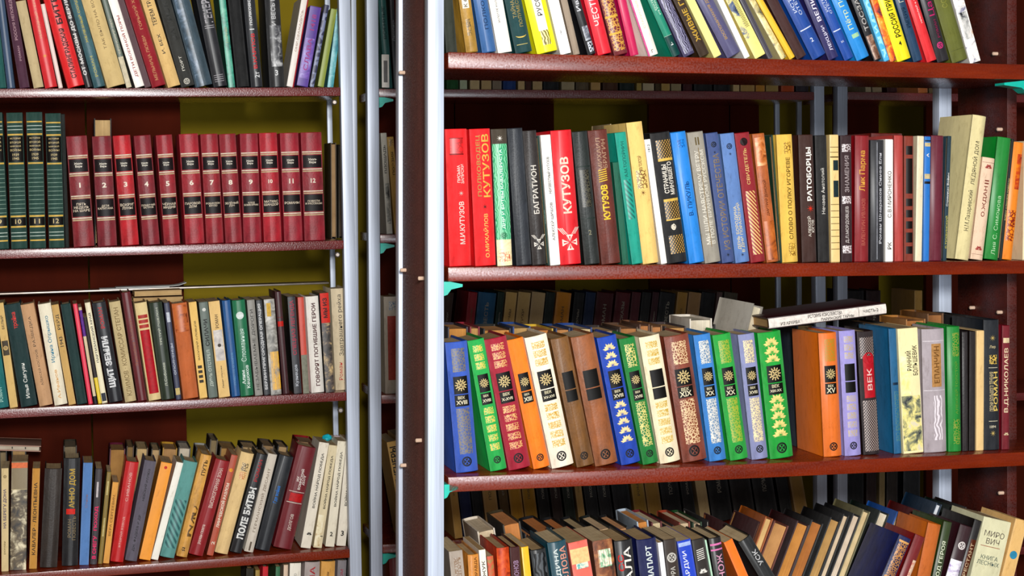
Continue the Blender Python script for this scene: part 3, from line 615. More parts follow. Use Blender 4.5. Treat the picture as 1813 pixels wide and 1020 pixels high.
# ---- near right bookcase, top shelf (books leaning left, tops out of frame)
HT = .212
def low(e, k=.55):
    """spine marks of the top row were measured on the lower half that the frame shows"""
    out = []
    for d in e['decor']:
        d = list(d); q = lambda s, far: far if s >= .9 else s * k
        if d[0] == 'V': d[2], d[3] = d[2] * k, q(d[3], d[3] * .74)
        elif d[0] == 'H': d[2] *= k
        elif d[0] == 'E': d[1] *= k
        else: d[1], d[2] = d[1] * k, q(d[2], 1.0 if d[2] > .94 else d[2])
        out.append(tuple(d))
    e['decor'] = out; return e
row(R, R.shelf[1], .012, .125, "the right bookcase's top shelf", [low(e) for e in [
 b(791,817,783,0,'2e3428','dark olive book against the left post',h=.20,w=.016,dep=.10),
 b(819,848,806,0,'b08a34','mustard gold book with a white library label',BK(.66,.85,.2,.75,'e8e0d0'),V('К 63',.68,.84,'4a4030',.3,.47),OR(.25,.5,.3,.7,'6a5420','a8842e'),st='l',h=.19),
 b(854,880,838,0,'35679c','steel blue book with embossed lettering',V('ПОЛКОВОДЦЫ',.2,.9,'1c3c64',.3,.6),st='g',h=HT),
 b(883,909,866,0,'f6f1e8','white book with tiny black lettering',V('ЗОЛОТОЕ КОЛЬЦО',.4,.8,'403a30',.16,.45),st='p',h=HT),
 b(913,946,893,0,'12484a','dark teal book with gold crescent moon',EM(.25,'d8bc5c',.34,'crescent'),V('ТАЙНА\nПОЛУМЕСЯЦА',.35,.85,'9c8c54',.6,.5),BK(.11,.118,.15,.8,'c8b870'),h=HT),
 b(950,989,927,0,'ece70c','bright yellow book with white panel and carved ornament',BK(.3,.95,.3,.75,'faf6ee'),V('РУССКИЙ ЛЕС',.5,.9,'3a3428',.3,.5),OR(.1,.3,.35,.75,'7a6a28','f4f0a0','w',90),st='g',h=HT),
 b(993,1012,970,0,'fbf8f4','plain white slim book',V('1941',.27,.33,'808080',.2),k='p',h=HT),
 b(1016,1030,993,0,'a49482','beige-grey slim cloth book',h=.2),
 b(1039,1056,1010,0,'17191f','black book with white title and engraved figure',V('Иван Гр',.42,.95,'d8d8dc',.6,.5),PI(.2,.4,.2,.9,'17191f','686c78','c8ccd4'),OR(.04,.18,.3,.9,'c8ccd4','22242c'),st='g',h=HT),
 b(1060,1084,1035,0,'e01c36','pinkish red book with white lettering',V('ЧЕСТЬ ИМЕЮ',.4,.95,'f0dcd8',.45,.5),st='g',h=HT),
 b(1089,1113,1063,0,'7c2a30','maroon book with tangled gold ornament',OR(.06,.97,.08,.92,'d0a04c','7c2a30','v',200),BD(.3,.33,'d8b04c'),BD(.55,.58,'d8b04c'),h=.2),
 b(1117,1137,1094,0,'c80f5c','magenta book with plain glossy cover',st='g',h=.15),
 b(1140,1175,1106,0,'f4ebe0','white book with pink edges',BK(.0,1,.0,.14,'d8609c'),V('СТАРИННЫЕ ПОВЕСТИ',.3,.9,'e0d0b0',.2,.5),H('Г',.06,'6a5a4a',.2),st='p',h=HT),
 b(1183,1204,1138,0,'0d8e74','teal green two-tone book with white lettering',BK(.0,.30,.02,.98,'114c48'),BK(.295,.303,.02,.98,'c8dcc8'),V('ЕКАТЕРИНА\nИЗ РОДА РУРИКА',.42,.95,'cfe6d4',.5,.55),V('I-',.1,.26,'e8f0ea',.3),st='g',h=HT),
 b(1212,1232,1166,0,'4c4668','dusky purple book with dark scrollwork',OR(.04,.96,.15,.95,'9894b0','28243c','w',130),st='g',h=HT),
 b(1240,1259,1192,0,'43301c','dark brown book with gold title',V('ЖИВЫЕ ГОЛОСА',.22,.98,'c8a440',.5,.52,.02),h=HT),
 b(1263,1279,1213,0,'f0e494','pale yellow slim book',k='p',st='p',h=HT),
 b(1286,1312,1231,0,'5f5c80','slate violet book with gold lettering',V('ВОСПОМИНАНИЯ ДЕКАБРИСТОВ',.25,.95,'b89860',.22,.5),st='g',h=HT),
 b(1319,1330,1270,0,'f4f2ea','thin white book between violet and picture spines',k='p',h=HT),
 b(1334,1355,1281,0,'f0e08c','yellow book with dark photograph on its left',PI(.3,1,.0,.5,'2c3450','5c6c8c','f0e08c','e8dca0'),OR(.45,.9,.5,.85,'6a6020','f0e490','d',220),k='p',h=HT),
 b(1361,1373,1310,0,'55505c','grey ribbed thin book',BK(.02,.98,.3,.36,'1c1a20'),BK(.02,.98,.6,.66,'1c1a20'),k='p',h=HT),
 b(1378,1392,1320,0,'e8dca4','cream book with engraved picture',PI(.0,1,.0,1,'686450','d8c88c','f4ecc0'),k='p',h=HT),
 b(1398,1409,1338,0,'eec234','golden yellow narrow book',st='g',h=HT),
 b(1412,1429,1357,0,'4a2a26','dark brown plain book',h=HT),
 b(1441,1465,1387,0,'134e9c','royal blue volume with silver bar, wider of two',BK(.44,.455,.1,.9,'d8dce8'),V('ИСТОРИЯ\nОТЕЧЕСТВА',.65,.97,'c4cce0',.5,.5),H('2',.27,'d8dce8',.18),st='g',h=HT),
 b(1468,1486,1424,0,'322c66','indigo book with white lettering',V('ЛЕКЦИИ',.12,.5,'dcd8e8',.36,.6),V('ВЕЛИКИЙ',.52,.95,'e8e4f0',.5,.5),st='g',h=HT),
 b(1497,1513,1449,0,'1552a4','royal blue volume with silver bar, narrower of two',BK(.44,.455,.1,.9,'d8dce8'),V('ИСТОРИЯ\nОТЕЧЕСТВА',.6,.95,'c4cce0',.55,.5),H('2/2',.27,'d8dce8',.3),st='g',h=HT),
 b(1519,1541,1474,0,'1e92d8','sky blue book with pale gold script',V('Пётр Первый',.45,.95,'e0e4b0',.45,.5,0),BK(.32,.38,.3,.85,'a8d0a8'),st='g',h=HT),
 b(1549,1562,1508,0,'1c1a20','black book with brown picture at its foot',V('ТОСЗАМЕН',.42,.95,'b8b4b0',.55),PI(.02,.38,.1,.95,'2c1c18','8a6450','d8c0a8'),st='g',h=HT),
 b(1566,1576,1528,0,'58b8e4','light blue thin book',OR(.05,.95,.2,.8,'a8e0f4','58b8e4','v',90),k='p',h=HT),
 b(1577,1588,1542,0,'e08428','orange sunset-picture thin book',PI(.0,1,.0,1,'5c4048','d8582c','f0a030','f4d878'),k='p',h=HT),
 b(1591,1615,1556,0,'f4e410','bright yellow book with black title',V('РОССИЯ ПРИ ВЛАСТИ',.34,.97,'2c2a10',.42,.55,.02),H('4',.25,'2c2a10',.2),st='g',h=HT),
 b(1619,1637,1586,0,'164464','dark petrol blue book with grey label top',V('ГЕРМАНИЯ',.88,1.0,'c8c8b8',.5),V('ИМПЕРИЯ',.5,.8,'0c2c44',.4),st='g',h=HT),
 b(1641,1660,1605,0,'dc2c34','light red book with thin white lettering',V('НИКОЛАЙ II ТЕРНОВЫЙ',.5,.95,'f4d8d4',.2,.6),st='g',h=HT),
 b(1662,1683,1631,0,'221c24','black book with magenta script',V('Царица',.68,.98,'c82c74',.6,.6,0),V('РОМАН',.35,.62,'8c2450',.22,.6),EM(.24,'c83c7c',.26,'ring'),st='g',h=HT),
 b(1688,1716,1655,0,'6c702c','olive green cloth book with rounded spine',BK(.17,.174,.1,.9,'4a4e1c'),V('СОЛДАТЫ',.8,.97,'8c8c44',.4),h=HT),
 b(1718,1737,1687,0,'d8d4d0','white book with grey floral pattern',PI(.0,1,.0,1,'8888a0','e8e4e0','f4f0ea','c8a890'),PI(.35,.75,.2,.9,'22222a','b8b8b4','f0ece8'),k='p',h=HT),
]])
# ---- near right bookcase, bottom shelf
def ext(x, y, x2, y2, yb=1215): return x + (x2 - x) * (yb - y) / (y2 - y)
def fb(xtl, xtr, yt, x20, col, desc, *decor, **kw):
    """row cut by the frame: top corners, and the left edge where it meets the frame's bottom (y = 1020)"""
    xb = ext(xtl, yt, x20, 1020); return b(xb, xb + (xtr - xtl), xtl, yt, col, desc, *decor, **kw)
row(R, R.shelf[4], .022, .112, "the right bookcase's bottom shelf", [
 fb(795,822,978,799,'a89c90','rubbed pale grey book at the left post',OR(.8,.95,.3,.8,'8a7058','a89c90'),k='p',st='p'),
 fb(826,848,984,828,'cc8a34','amber-brown worn book',V('ПРАВДА',.82,.98,'6a3c10',.3,.7),st='l'),
 fb(848,860,975,852,'f0e8d8','thin white book with black lettering',V('ЖУК',.8,.92,'2c2c2c',.5),k='p'),
 fb(862,875,986,865,'8a6a44','brown patterned thin book',PI(.6,1,0,1,'6a5a40','c85838','8a8a4c'),k='p'),
 fb(877,902,972,880,'b8401c','orange-red leathery book',PI(.3,1,.0,1,'8a240c','c8501c','d86a2c'),st='l'),
 fb(903,921,970,906,'481a18','dark maroon book with lilac lettering',V('СИМОНОВ',.7,.9,'a88ca8',.5),st='c'),
 fb(923,936,970,928,'f0ba12','bright yellow narrow book',k='p'),
 fb(940,967,976,946,'16181a','black creased book',OR(.4,.97,.1,.9,'585c60','16181a','w',60),st='g'),
 fb(970,1003,963,978,'164e5c','blue-teal book with coral-and-white lettering',V('ДИНА',.74,.96,'d8e0dc',.26,.36),V('СЛОВА',.7,.96,'e0a08c',.34,.72),st='g'),
 fb(1006,1042,963,1015,'e07060','salmon pink book with small square picture',BK(.84,.95,.02,.98,'ecc890'),PI(.80,.93,.22,.86,'2c2c34','50b0b0','f0e8d0','d8507c'),k='p'),
 fb(1046,1084,960,1053,'74482c','brown picture book with small square picture',PI(.0,1,.0,1,'4c3020','8a5434','b07c50'),PI(.80,.93,.22,.86,'2c3a34','7cb890','f4ecd8','e8c830'),k='p'),
 fb(1088,1120,960,1094,'1a1618','black book with large white and red capitals',V('ЗАЛА',.6,.96,'ece8e0',.42,.62),V('СС',.72,.95,'c8281c',.3,.24),st='g'),
 fb(1128,1163,958,1134,'141c54','navy book with pale serif lettering',V('БОНАПАРТ',.6,.95,'dce4e0',.3,.52,.02),st='c'),
 fb(1165,1174,962,1171,'e4e2e4','thin white crinkled book',k='p'),
 fb(1175,1197,957,1181,'3c2e24','dark brown book with round white stamp',EM(.86,'c8c4bc',.38,'ring'),V('ЭРА',.7,.79,'c8c4bc',.4),k='p'),
 fb(1199,1223,960,1208,'1848c0','cobalt blue book with white lettering',BK(.955,.985,.05,.95,'a8b8e0'),V('ГВАРДИИ',.62,.92,'e0e4f0',.36,.4),k='p'),
 fb(1225,1247,957,1234,'2c241e','dark brown book with white knot symbol',EM(.88,'e8e4dc',.3,'lines'),EM(.74,'e8e4dc',.34,'lotus'),k='p'),
 fb(1248,1252,957,1258,'b8d8c0','thin pale green booklet',k='p'),
 fb(1253,1277,955,1262,'1a1214','black book with magenta bars and lettering',BD(.94,.955,'d87cb0'),BD(.90,.912,'d87cb0'),V('НОЖ',.68,.87,'d8a0b8',.5,.6),st='g'),
 fb(1282,1297,962,1303,'f47c0c','bright orange leaning book',k='p'),
 fb(1309,1329,962,1338,'1c1e20','black book leaning left beside open gap',V('УСК',.78,.9,'c8c8c8',.35,.6),st='g'),
])
row(R, R.shelf[4], .022, .112, "the right bookcase's bottom shelf, right end", [
 fb(1594,1615,947,1570,'16245c','navy blue book leaning right with gilt label',OR(.66,.95,.15,.9,'c89050','2c2c50','v',260),BK(.95,.965,.1,.95,'d8a868'),BK(.66,.645,.1,.95,'d8a868'),st='l'),
 fb(1622,1640,946,1600,'7c1418','dark red book with torn white patch',PI(.0,.8,.6,1,'a83018','e8d0b8','c84838'),st='g'),
 fb(1644,1668,926,1629,'c06a20','orange-brown cloth book with plain cover',),
 fb(1672,1688,923,1656,'38481c','olive green book with white lettering',V('ГОД ГЕРОЯ',.55,.85,'dce0c8',.5),st='g'),
 fb(1700,1724,928,1680,'3a1820','dark maroon and white book with round stamp',PI(.0,.72,.02,.98,'7c58a0','e8e4ec','f4f0f4'),EM(.84,'e4dcd8',.3,'ring'),st='g'),
 fb(1726,1740,920,1704,'1a1414','black book with brown label',BK(.55,.85,.2,.95,'5c2c14'),V('АРЕСТАНТ',.5,.85,'c8b090',.4),st='g'),
 fb(1742,1794,914,1724,'d6d2b0','wide pale cream book with handwritten title',H('МИРО\nВИЧ',.85,'6a6058',.72,.0,.14),H('КНИГА\nЛЕСНЫХ',.67,'5a6a64',.8,.0,.16),BK(.775,.78,.1,.8,'a86a54'),k='p',st='p'),
 fb(1797,1820,918,1778,'e0b878','tan book at the right frame edge',EM(.72,'3c90b0',.3,'disc'),k='p',st='p'),
])
B4 = []
for i,(x0,x1,yt,x20,c,n,p) in enumerate((
 (845,876,942,856,'d0c4b4','pale grey-covered','dcc8a8'),(890,924,930,902,'3a301c','tall olive-black','c88040'),(928,940,946,936,'1c2c40','dark blue','c07838'),
 (949,977,941,960,'16161a','black-covered','c87830'),(988,1010,942,1000,'141416','black-backed','c8742c'),(1023,1043,940,1036,'121214','black cloth','b8a074'),
 (1059,1080,938,1072,'141a16','black marbled','d8b890'),(1093,1115,937,1106,'161414','jet black','d89c68'),(1123,1148,925,1132,'a8b4c0','pale blue-grey','d88c3c'),
 (1153,1172,926,1160,'6a1c24','maroon-covered','dcc8a0'),(1180,1193,932,1186,'1a1618','thin black','c89c70'),(1202,1222,926,1206,'8a3c24','red-brown','e0c8a4'),
 (1226,1243,926,1230,'16401c','green-covered','d8c0a0'),(1252,1272,922,1254,'1c1216','dark plum','e4d8c8'),(1276,1306,926,1268,'541418','oxblood','c8701c'))):
    B4.append(fb(x0,x1,yt,x20,c,n+' book, top and fore-edge showing',pg=p,rev=True))
for i,(x0,x1,yt,x20,c,n,p) in enumerate((
 (1320,1333,921,1305,'4c1018','thin dark red','c89048'),(1353,1369,914,1334,'a85c14','orange-covered','e0b878'),(1370,1397,922,1347,'6c2c14','rust-covered','cc9458'),
 (1411,1434,922,1380,'3c0c12','deep burgundy','d08c3c'),(1436,1458,920,1408,'181416','black-spined','b8702c'),(1470,1489,916,1438,'100e10','black wide','c09454'),
 (1493,1504,910,1462,'141418','black narrow','dcc4a4'),(1510,1525,909,1480,'18181c','soft black','e0ccb4'),(1527,1541,902,1500,'7a7454','khaki','dcc494'),
 (1557,1575,904,1538,'12241c','bottle green','e4d8c0'),(1588,1610,906,1566,'1c5ca8','bright blue','e0c8a4'),(1627,1651,904,1604,'641414','blood red','bc9458'),
 (1657,1668,890,1636,'16344c','blue-black','dce0e8'),(1692,1704,898,1672,'10241c','dark forest','c8a468'),(1709,1728,898,1688,'241c1c','brown-black','c89454'))):
    B4.append(fb(x0,x1,yt,x0-.27*(1020-yt),c,n+' book, fore-edge outward, leaning right',pg=p,rev=True))
row(R, R.shelf[4], .142, .117, "the right bookcase's bottom shelf, back row", B4, rev=False)

# ---- books lying on top of the third-shelf row
def lying(unit, p0, p1, w, thick, dep, col, desc, *decor, rev=False, st='g', pg=None, hard=True, depth_yaw=0.0):
    """book lying flat, spine to the front from picture point p0 (lower left) to p1 (lower right)"""
    u0, v0 = unit.px(p0[0], p0[1], w); u1, v1 = unit.px(p1[0], p1[1], w)
    L = math.hypot(u1 - u0, v1 - v0); a = math.atan2(v1 - v0, u1 - u0)
    e = dict(col=col, decor=decor, st=st, pg=pg, rev=rev)
    # book-local z runs along the spine (left to right), x is the thickness (up)
    M = unit.M @ Matrix.Translation((u0, w, v0)) @ Matrix.Rotation(depth_yaw, 4, 'Z') @ Matrix.Rotation(-a, 4, 'Y') @ Matrix(((0, 0, 1, 0), (0, 1, 0, 0), (-1, 0, 0, thick), (0, 0, 0, 1)))
    o = assemble(e, M, thick, dep, L, min(.1 * thick, .002), .002 if hard else .0006, hard)
    tag(o, desc, 'book'); BOOKS.append(o); return o
lying(R, (1362,583), (1570,556), .045, .0185, .13, '3a1016', 'dark glossy book with white lettered spine lying across the third-shelf volumes',
      BK(.0,1,.08,.92,'e4dcd4'),V('ИЗ АРХИВА',.10,.26,'34302e',.3,.66),V('ИСТОРИЯ КОРОЛЕВСТВА',.33,.62,'34302e',.34,.32),V('ПАРИЖСКИЕ ТАЙНЫ',.44,.72,'34302e',.34,.7),BK(.76,.765,.1,.9,'6a625c'),V('ЧАСТЬ-2',.80,.93,'4a4440',.3,.5))
# small pale book leaning back beside it, cover to the front, fore-edge turned right
def tilted():
    e = dict(col='8e887e', decor=(), st='p', pg='e0d4b8', rev=False)
    u0, v0 = R.px(1262, 588, .15); t = .032
    M = R.M @ Matrix.Translation((u0, .155, R.shelf[3] + .2085)) @ Matrix.Rotation(math.radians(-54), 4, 'Z') @ Matrix.Rotation(math.radians(-14), 4, 'X') @ Matrix.Rotation(math.radians(7), 4, 'Y') @ Matrix(((0, 1, 0, 0), (-1, 0, 0, t), (0, 0, 1, 0), (0, 0, 0, 1)))
    o = assemble(e, M, t, .07, .055, .001, .002, True)
    tag(o, 'small pale grey book propped beside the dark lying book, pages turned right', 'book'); BOOKS.append(o)
tilted()

# ---- left bookcase, top shelf
HL = .215
row(Lf, Lf.shelf[1], .006, .125, "the left bookcase's top shelf", [
 b(-4,12,-22,0,'14605a','dark teal book at the left frame edge',h=HL),
 b(13,30,-6,0,'3c5470','slate blue cloth book',st='g',h=HL),
 b(31,53,5,0,'572c44','plum book with pale lettering',V('РОССИЯ НЕПОБЕДИМАЯ',.45,.95,'b8949c',.34,.5),V('РОМАН',.25,.4,'b8949c',.2,.55),h=HL),
 b(60,78,28,3,'cdb990','plain oatmeal-coloured book',st='p'),
 b(80,102,48,0,'d8202c','red book with gold lettering and emblem',V('НАРОДНЫЙ ГЕРОЙ',.4,.95,'e8b490',.26,.5),EM(.3,'e8b848',.2,'star'),st='g',h=HL),
 b(104,112,72,8,'e4ccc4','very thin pinkish white booklet',k='p'),
 b(120,150,77,0,'e4141a','wide bright red book with black blocky letters',V('СТАЛИНГРАДСКАЯ',.08,.56,'3a0c0c',.36,.56,.03),V('БИТВА',.6,.95,'3a0c0c',.36,.56,.03),st='g',h=HL),
 b(152,165,110,0,'241c20','black narrow book with white lettering',V('ОТ МОСКВЫ ДО БЕРЛИНА',.12,.98,'e8e4e0',.6,.5,.03),st='g',h=HL),
 b(166,187,122,0,'3f6a72','blue-green book with yellow lettering',V('ЖЕЛЕЗНЫЙ СОЛДАТ',.38,.97,'c8b83c',.3,.5),V('РОМАН',.1,.3,'b8b468',.25,.5),st='l',h=HL),
 b(190,222,144,0,'dcc28a','broad beige book with faint dark lettering',V('ТАК БЫЛО НА ВОЙНЕ',.36,.95,'7a6234',.2,.5,0),st='p',h=HL),
 b(224,235,180,0,'5c6a5c','grey-green thin book with cream foot',BK(.0,.3,.03,.97,'d8ccb0'),V('БРЯНСКИЙ ЛЕС',.1,.9,'c8c4ac',.5,.5),k='p',h=HL),
 b(238,256,189,0,'f4ece4','white book with red-brown lettering',V('ДЕТИ ВОЕННОЙ ПОРЫ',.08,.72,'a83c34',.42,.5,.02),k='p',h=HL),
 b(257,268,208,0,'6c5458','dull mauve thin book',k='p',st='p',h=HL),
 b(270,294,221,0,'a01028','crimson book with rubbed gold lettering',V('МЕЛЬНИЦА ЛЮБВИ',.06,.5,'c89060',.28,.5),V('ГОРЬКИЙ ХЛЕБ',.56,.95,'c89060',.28,.5),h=HL),
 b(298,320,250,0,'e8c484','warm cream book with black lettering',V('И. БЕХ',.32,.52,'3a3020',.24,.5),V('ТЕРЕМ ТРАКТЕ',.6,.97,'3a3020',.34,.5),st='p',h=HL),
 b(322,345,278,0,'3c3c38','dark grey-green book with white dagger mark',V('ПОРТ',.13,.32,'d8d4c8',.2,.5),EM(.05,'c8c4b8',.24,'ring'),V('ЗАПИСКИ',.45,.9,'24241f',.4),h=HL),
 b(347,377,305,0,'3f5460','wide blue-grey book with rubbed spine',PI(.0,1,.1,.5,'3c4c58','586c7c','8c9cb0'),st='l',h=HL),
 b(379,403,348,0,'22222a','black book with silver block lettering',V('ГЕНЕРАЛ',.62,.95,'b8b4b8',.6,.6),BK(.57,.575,.2,.9,'c8c4c8'),BK(.59,.595,.2,.9,'c8c4c8'),*[BK(a,a+.006,.15,.85,'a8a4a8') for a in (.05,.07,.09,.11)],st='g',h=HL),
 b(405,417,388,0,'2b9078','sea green mottled narrow book',PI(.0,1,.0,1,'1c7060','3ca088','68b89c'),V('ТАЙНЫ',.1,.9,'b8c498',.4),k='p',h=HL),
 b(420,442,404,0,'0e0e10','plain black book',h=HL),
 b(445,466,431,0,'26282e','black book with red and white lettering',V('В.КАРПОВ',.18,.52,'d82430',.32,.52,.02),V('полководец',.6,.97,'e4e4e4',.28,.5),BK(.555,.565,.3,.7,'e4e4e4'),V('2т',.09,.15,'e4e4e4',.4,.6),st='g',h=HL),
 b(478,505,469,0,'262628','black speckled book numbered three',PI(.2,.6,.2,.95,'262628','5c5c60','c8c8c8'),H('3',.14,'e8e8e8',.2),V('И ВЕСЬ МИР',.6,.97,'d0d0d0',.3,.5),st='g',h=HL),
 b(507,520,533,0,'e8e0d8','white narrow book leaning right with red edge',BK(.0,1,.82,1,'b02834'),V('ОНИ СРАЖАЛИСЬ',.35,.9,'b8a090',.3,.4),k='p',h=.19),
 b(525,545,549,10,'5a2c9c','bright purple leaning book',PI(.1,.6,.1,.9,'4c2c94','7c50b8','a8a0d8'),V('СЛАВА',.2,.6,'b04890',.4),V('1418',.7,.9,'b04890',.4),k='p'),
 b(547,556,574,8,'2c3058','navy speckled leaning book',OR(.0,.9,.1,.9,'8088a8','2c3058','v',60),k='p'),
 b(562,573,586,15,'93a03c','lime green leaning book',k='p'),
 b(579,590,596,15,'4ca0ac','light turquoise leaning book',PI(.0,1,.0,1,'3c8c9c','5cb0b8','a0d0d8'),k='p',w=.021),
])
NUM = 'zero one two three four five six seven eight nine ten eleven twelve'.split()
# ---- left bookcase, second shelf
def gvol(n):
    d = [BD(a, a + t, c) for a, t, c in ((.925,.010,GO),(.898,.005,'c8d4c8'),(.872,.005,'c8d4c8'),(.832,.012,GO),(.620,.012,GO),(.232,.012,GO),(.155,.012,GO),(.115,.005,'c8d4c8'),(.09,.005,'c8d4c8'),(.055,.010,GO))]
    d += [BD(.262 + i * .0315, .266 + i * .0315, '8fa898') for i in range(11)]
    d += [BK(.638,.826,.03,.97,'15110d'), BK(.17,.228,.03,.97,'15110d'), H(str(n), .2, 'd8c490', .38, .01, .035)]
    for s, tx in ((.81,'ИСТОРИЯ'),(.782,'ВТОРОЙ'),(.754,'МИРОВОЙ'),(.726,'ВОЙНЫ'),(.690,'1939'),(.662,'1945')): d.append(H(tx, s, 'd8c490', .66 if len(tx) > 4 else .4, .01, .02))
    return d
g2 = [(-11,16,-23,200,9),(20,49,11,200,10),(53,82,46,199,11),(87,115,80,201,12)]
E2 = [b(a,c_,d,y,'1f4a40','dark green gilt-lined volume numbered ' + NUM[n],*gvol(n),st='c') for a,c_,d,y,n in g2]
E2.append(b(116,123,108,202,'0e1a14','black slipcase edge beside the green set',k='h'))
names = ['ПЯТЬ\nНЕДЕЛЬ\nНА ШАРЕ','ДЕТИ\nКАПИТАНА','ВОКРУГ\nЛУНЫ','ПЛАВУЧИЙ\nОСТРОВ','ЧЁРНАЯ\nИНДИЯ','ПАРОВОЙ\nДОМ','РОБИНЗОН\nКРУЗО','ЗЕЛЁНЫЙ\nЛУЧ','КЛОД\nБОМБАРНАК','МАТИАС\nШАНДОР','РОМАНЫ','ПОВЕСТИ\nИ РАССКАЗЫ']
cols = ['8e1a28','86182a','c01426','8e1a2c','a0182a','a8162c','9c1428','98182a','9c162e','b4142c','a41a32','9c162e']
rv = [(131,168,117,242),(174,208,163,242),(216,247,200,241),(254,284,237,241),(291,320,276,240),(329,363,317,238),(366,397,355,238),(400,430,388,238),(432,464,425,237),(468,500,459,236),(504,537,496,236),(540,577,533,235)]
for i, (a, c_, d, y) in enumerate(rv):
    dec = [BD(a0, a0 + .011, c) for a0, c in ((.815,'e0d2bc'),(.797,'c8b490'),(.655,'e0d2bc'),(.637,'c8b490'),(.452,'e0d2bc'),(.434,'c8b490'),(.252,'e0d2bc'),(.234,'c8b490'))]
    dec += [BK(.675,.79,.05,.95,'221518'), BK(.272,.428,.05,.95,'1f1517'), H('Жюль\nВерн', .735, 'f0e8d8', .42, .02, .06), H(str(i + 1), .555, 'f0e6d4', .24, .03, .045), H(names[i], .355, 'ecdcc4', .8, .01, .08)]
    E2.append(b(a,c_,d,y,cols[i],'crimson leather volume numbered ' + NUM[i + 1],*dec,st='l'))
row(Lf, Lf.shelf[2], .006, .118, "the left bookcase's second shelf", E2)
row(Lf, Lf.shelf[2], .128, .1, "the left bookcase's second shelf, back row", [
 b(167,198,166,210,'2a1c18','dark book with pale fore-edge behind red volumes',rev=True,pg='d8b47c'),
 b(586,596,585,253,'6c5c48','narrow tan book, fore-edge beside the right post',rev=True,pg='b89468'),
 b(599,608,599,256,'4c4438','narrow grey-brown book behind the right post',rev=True,pg='7c6c58')])
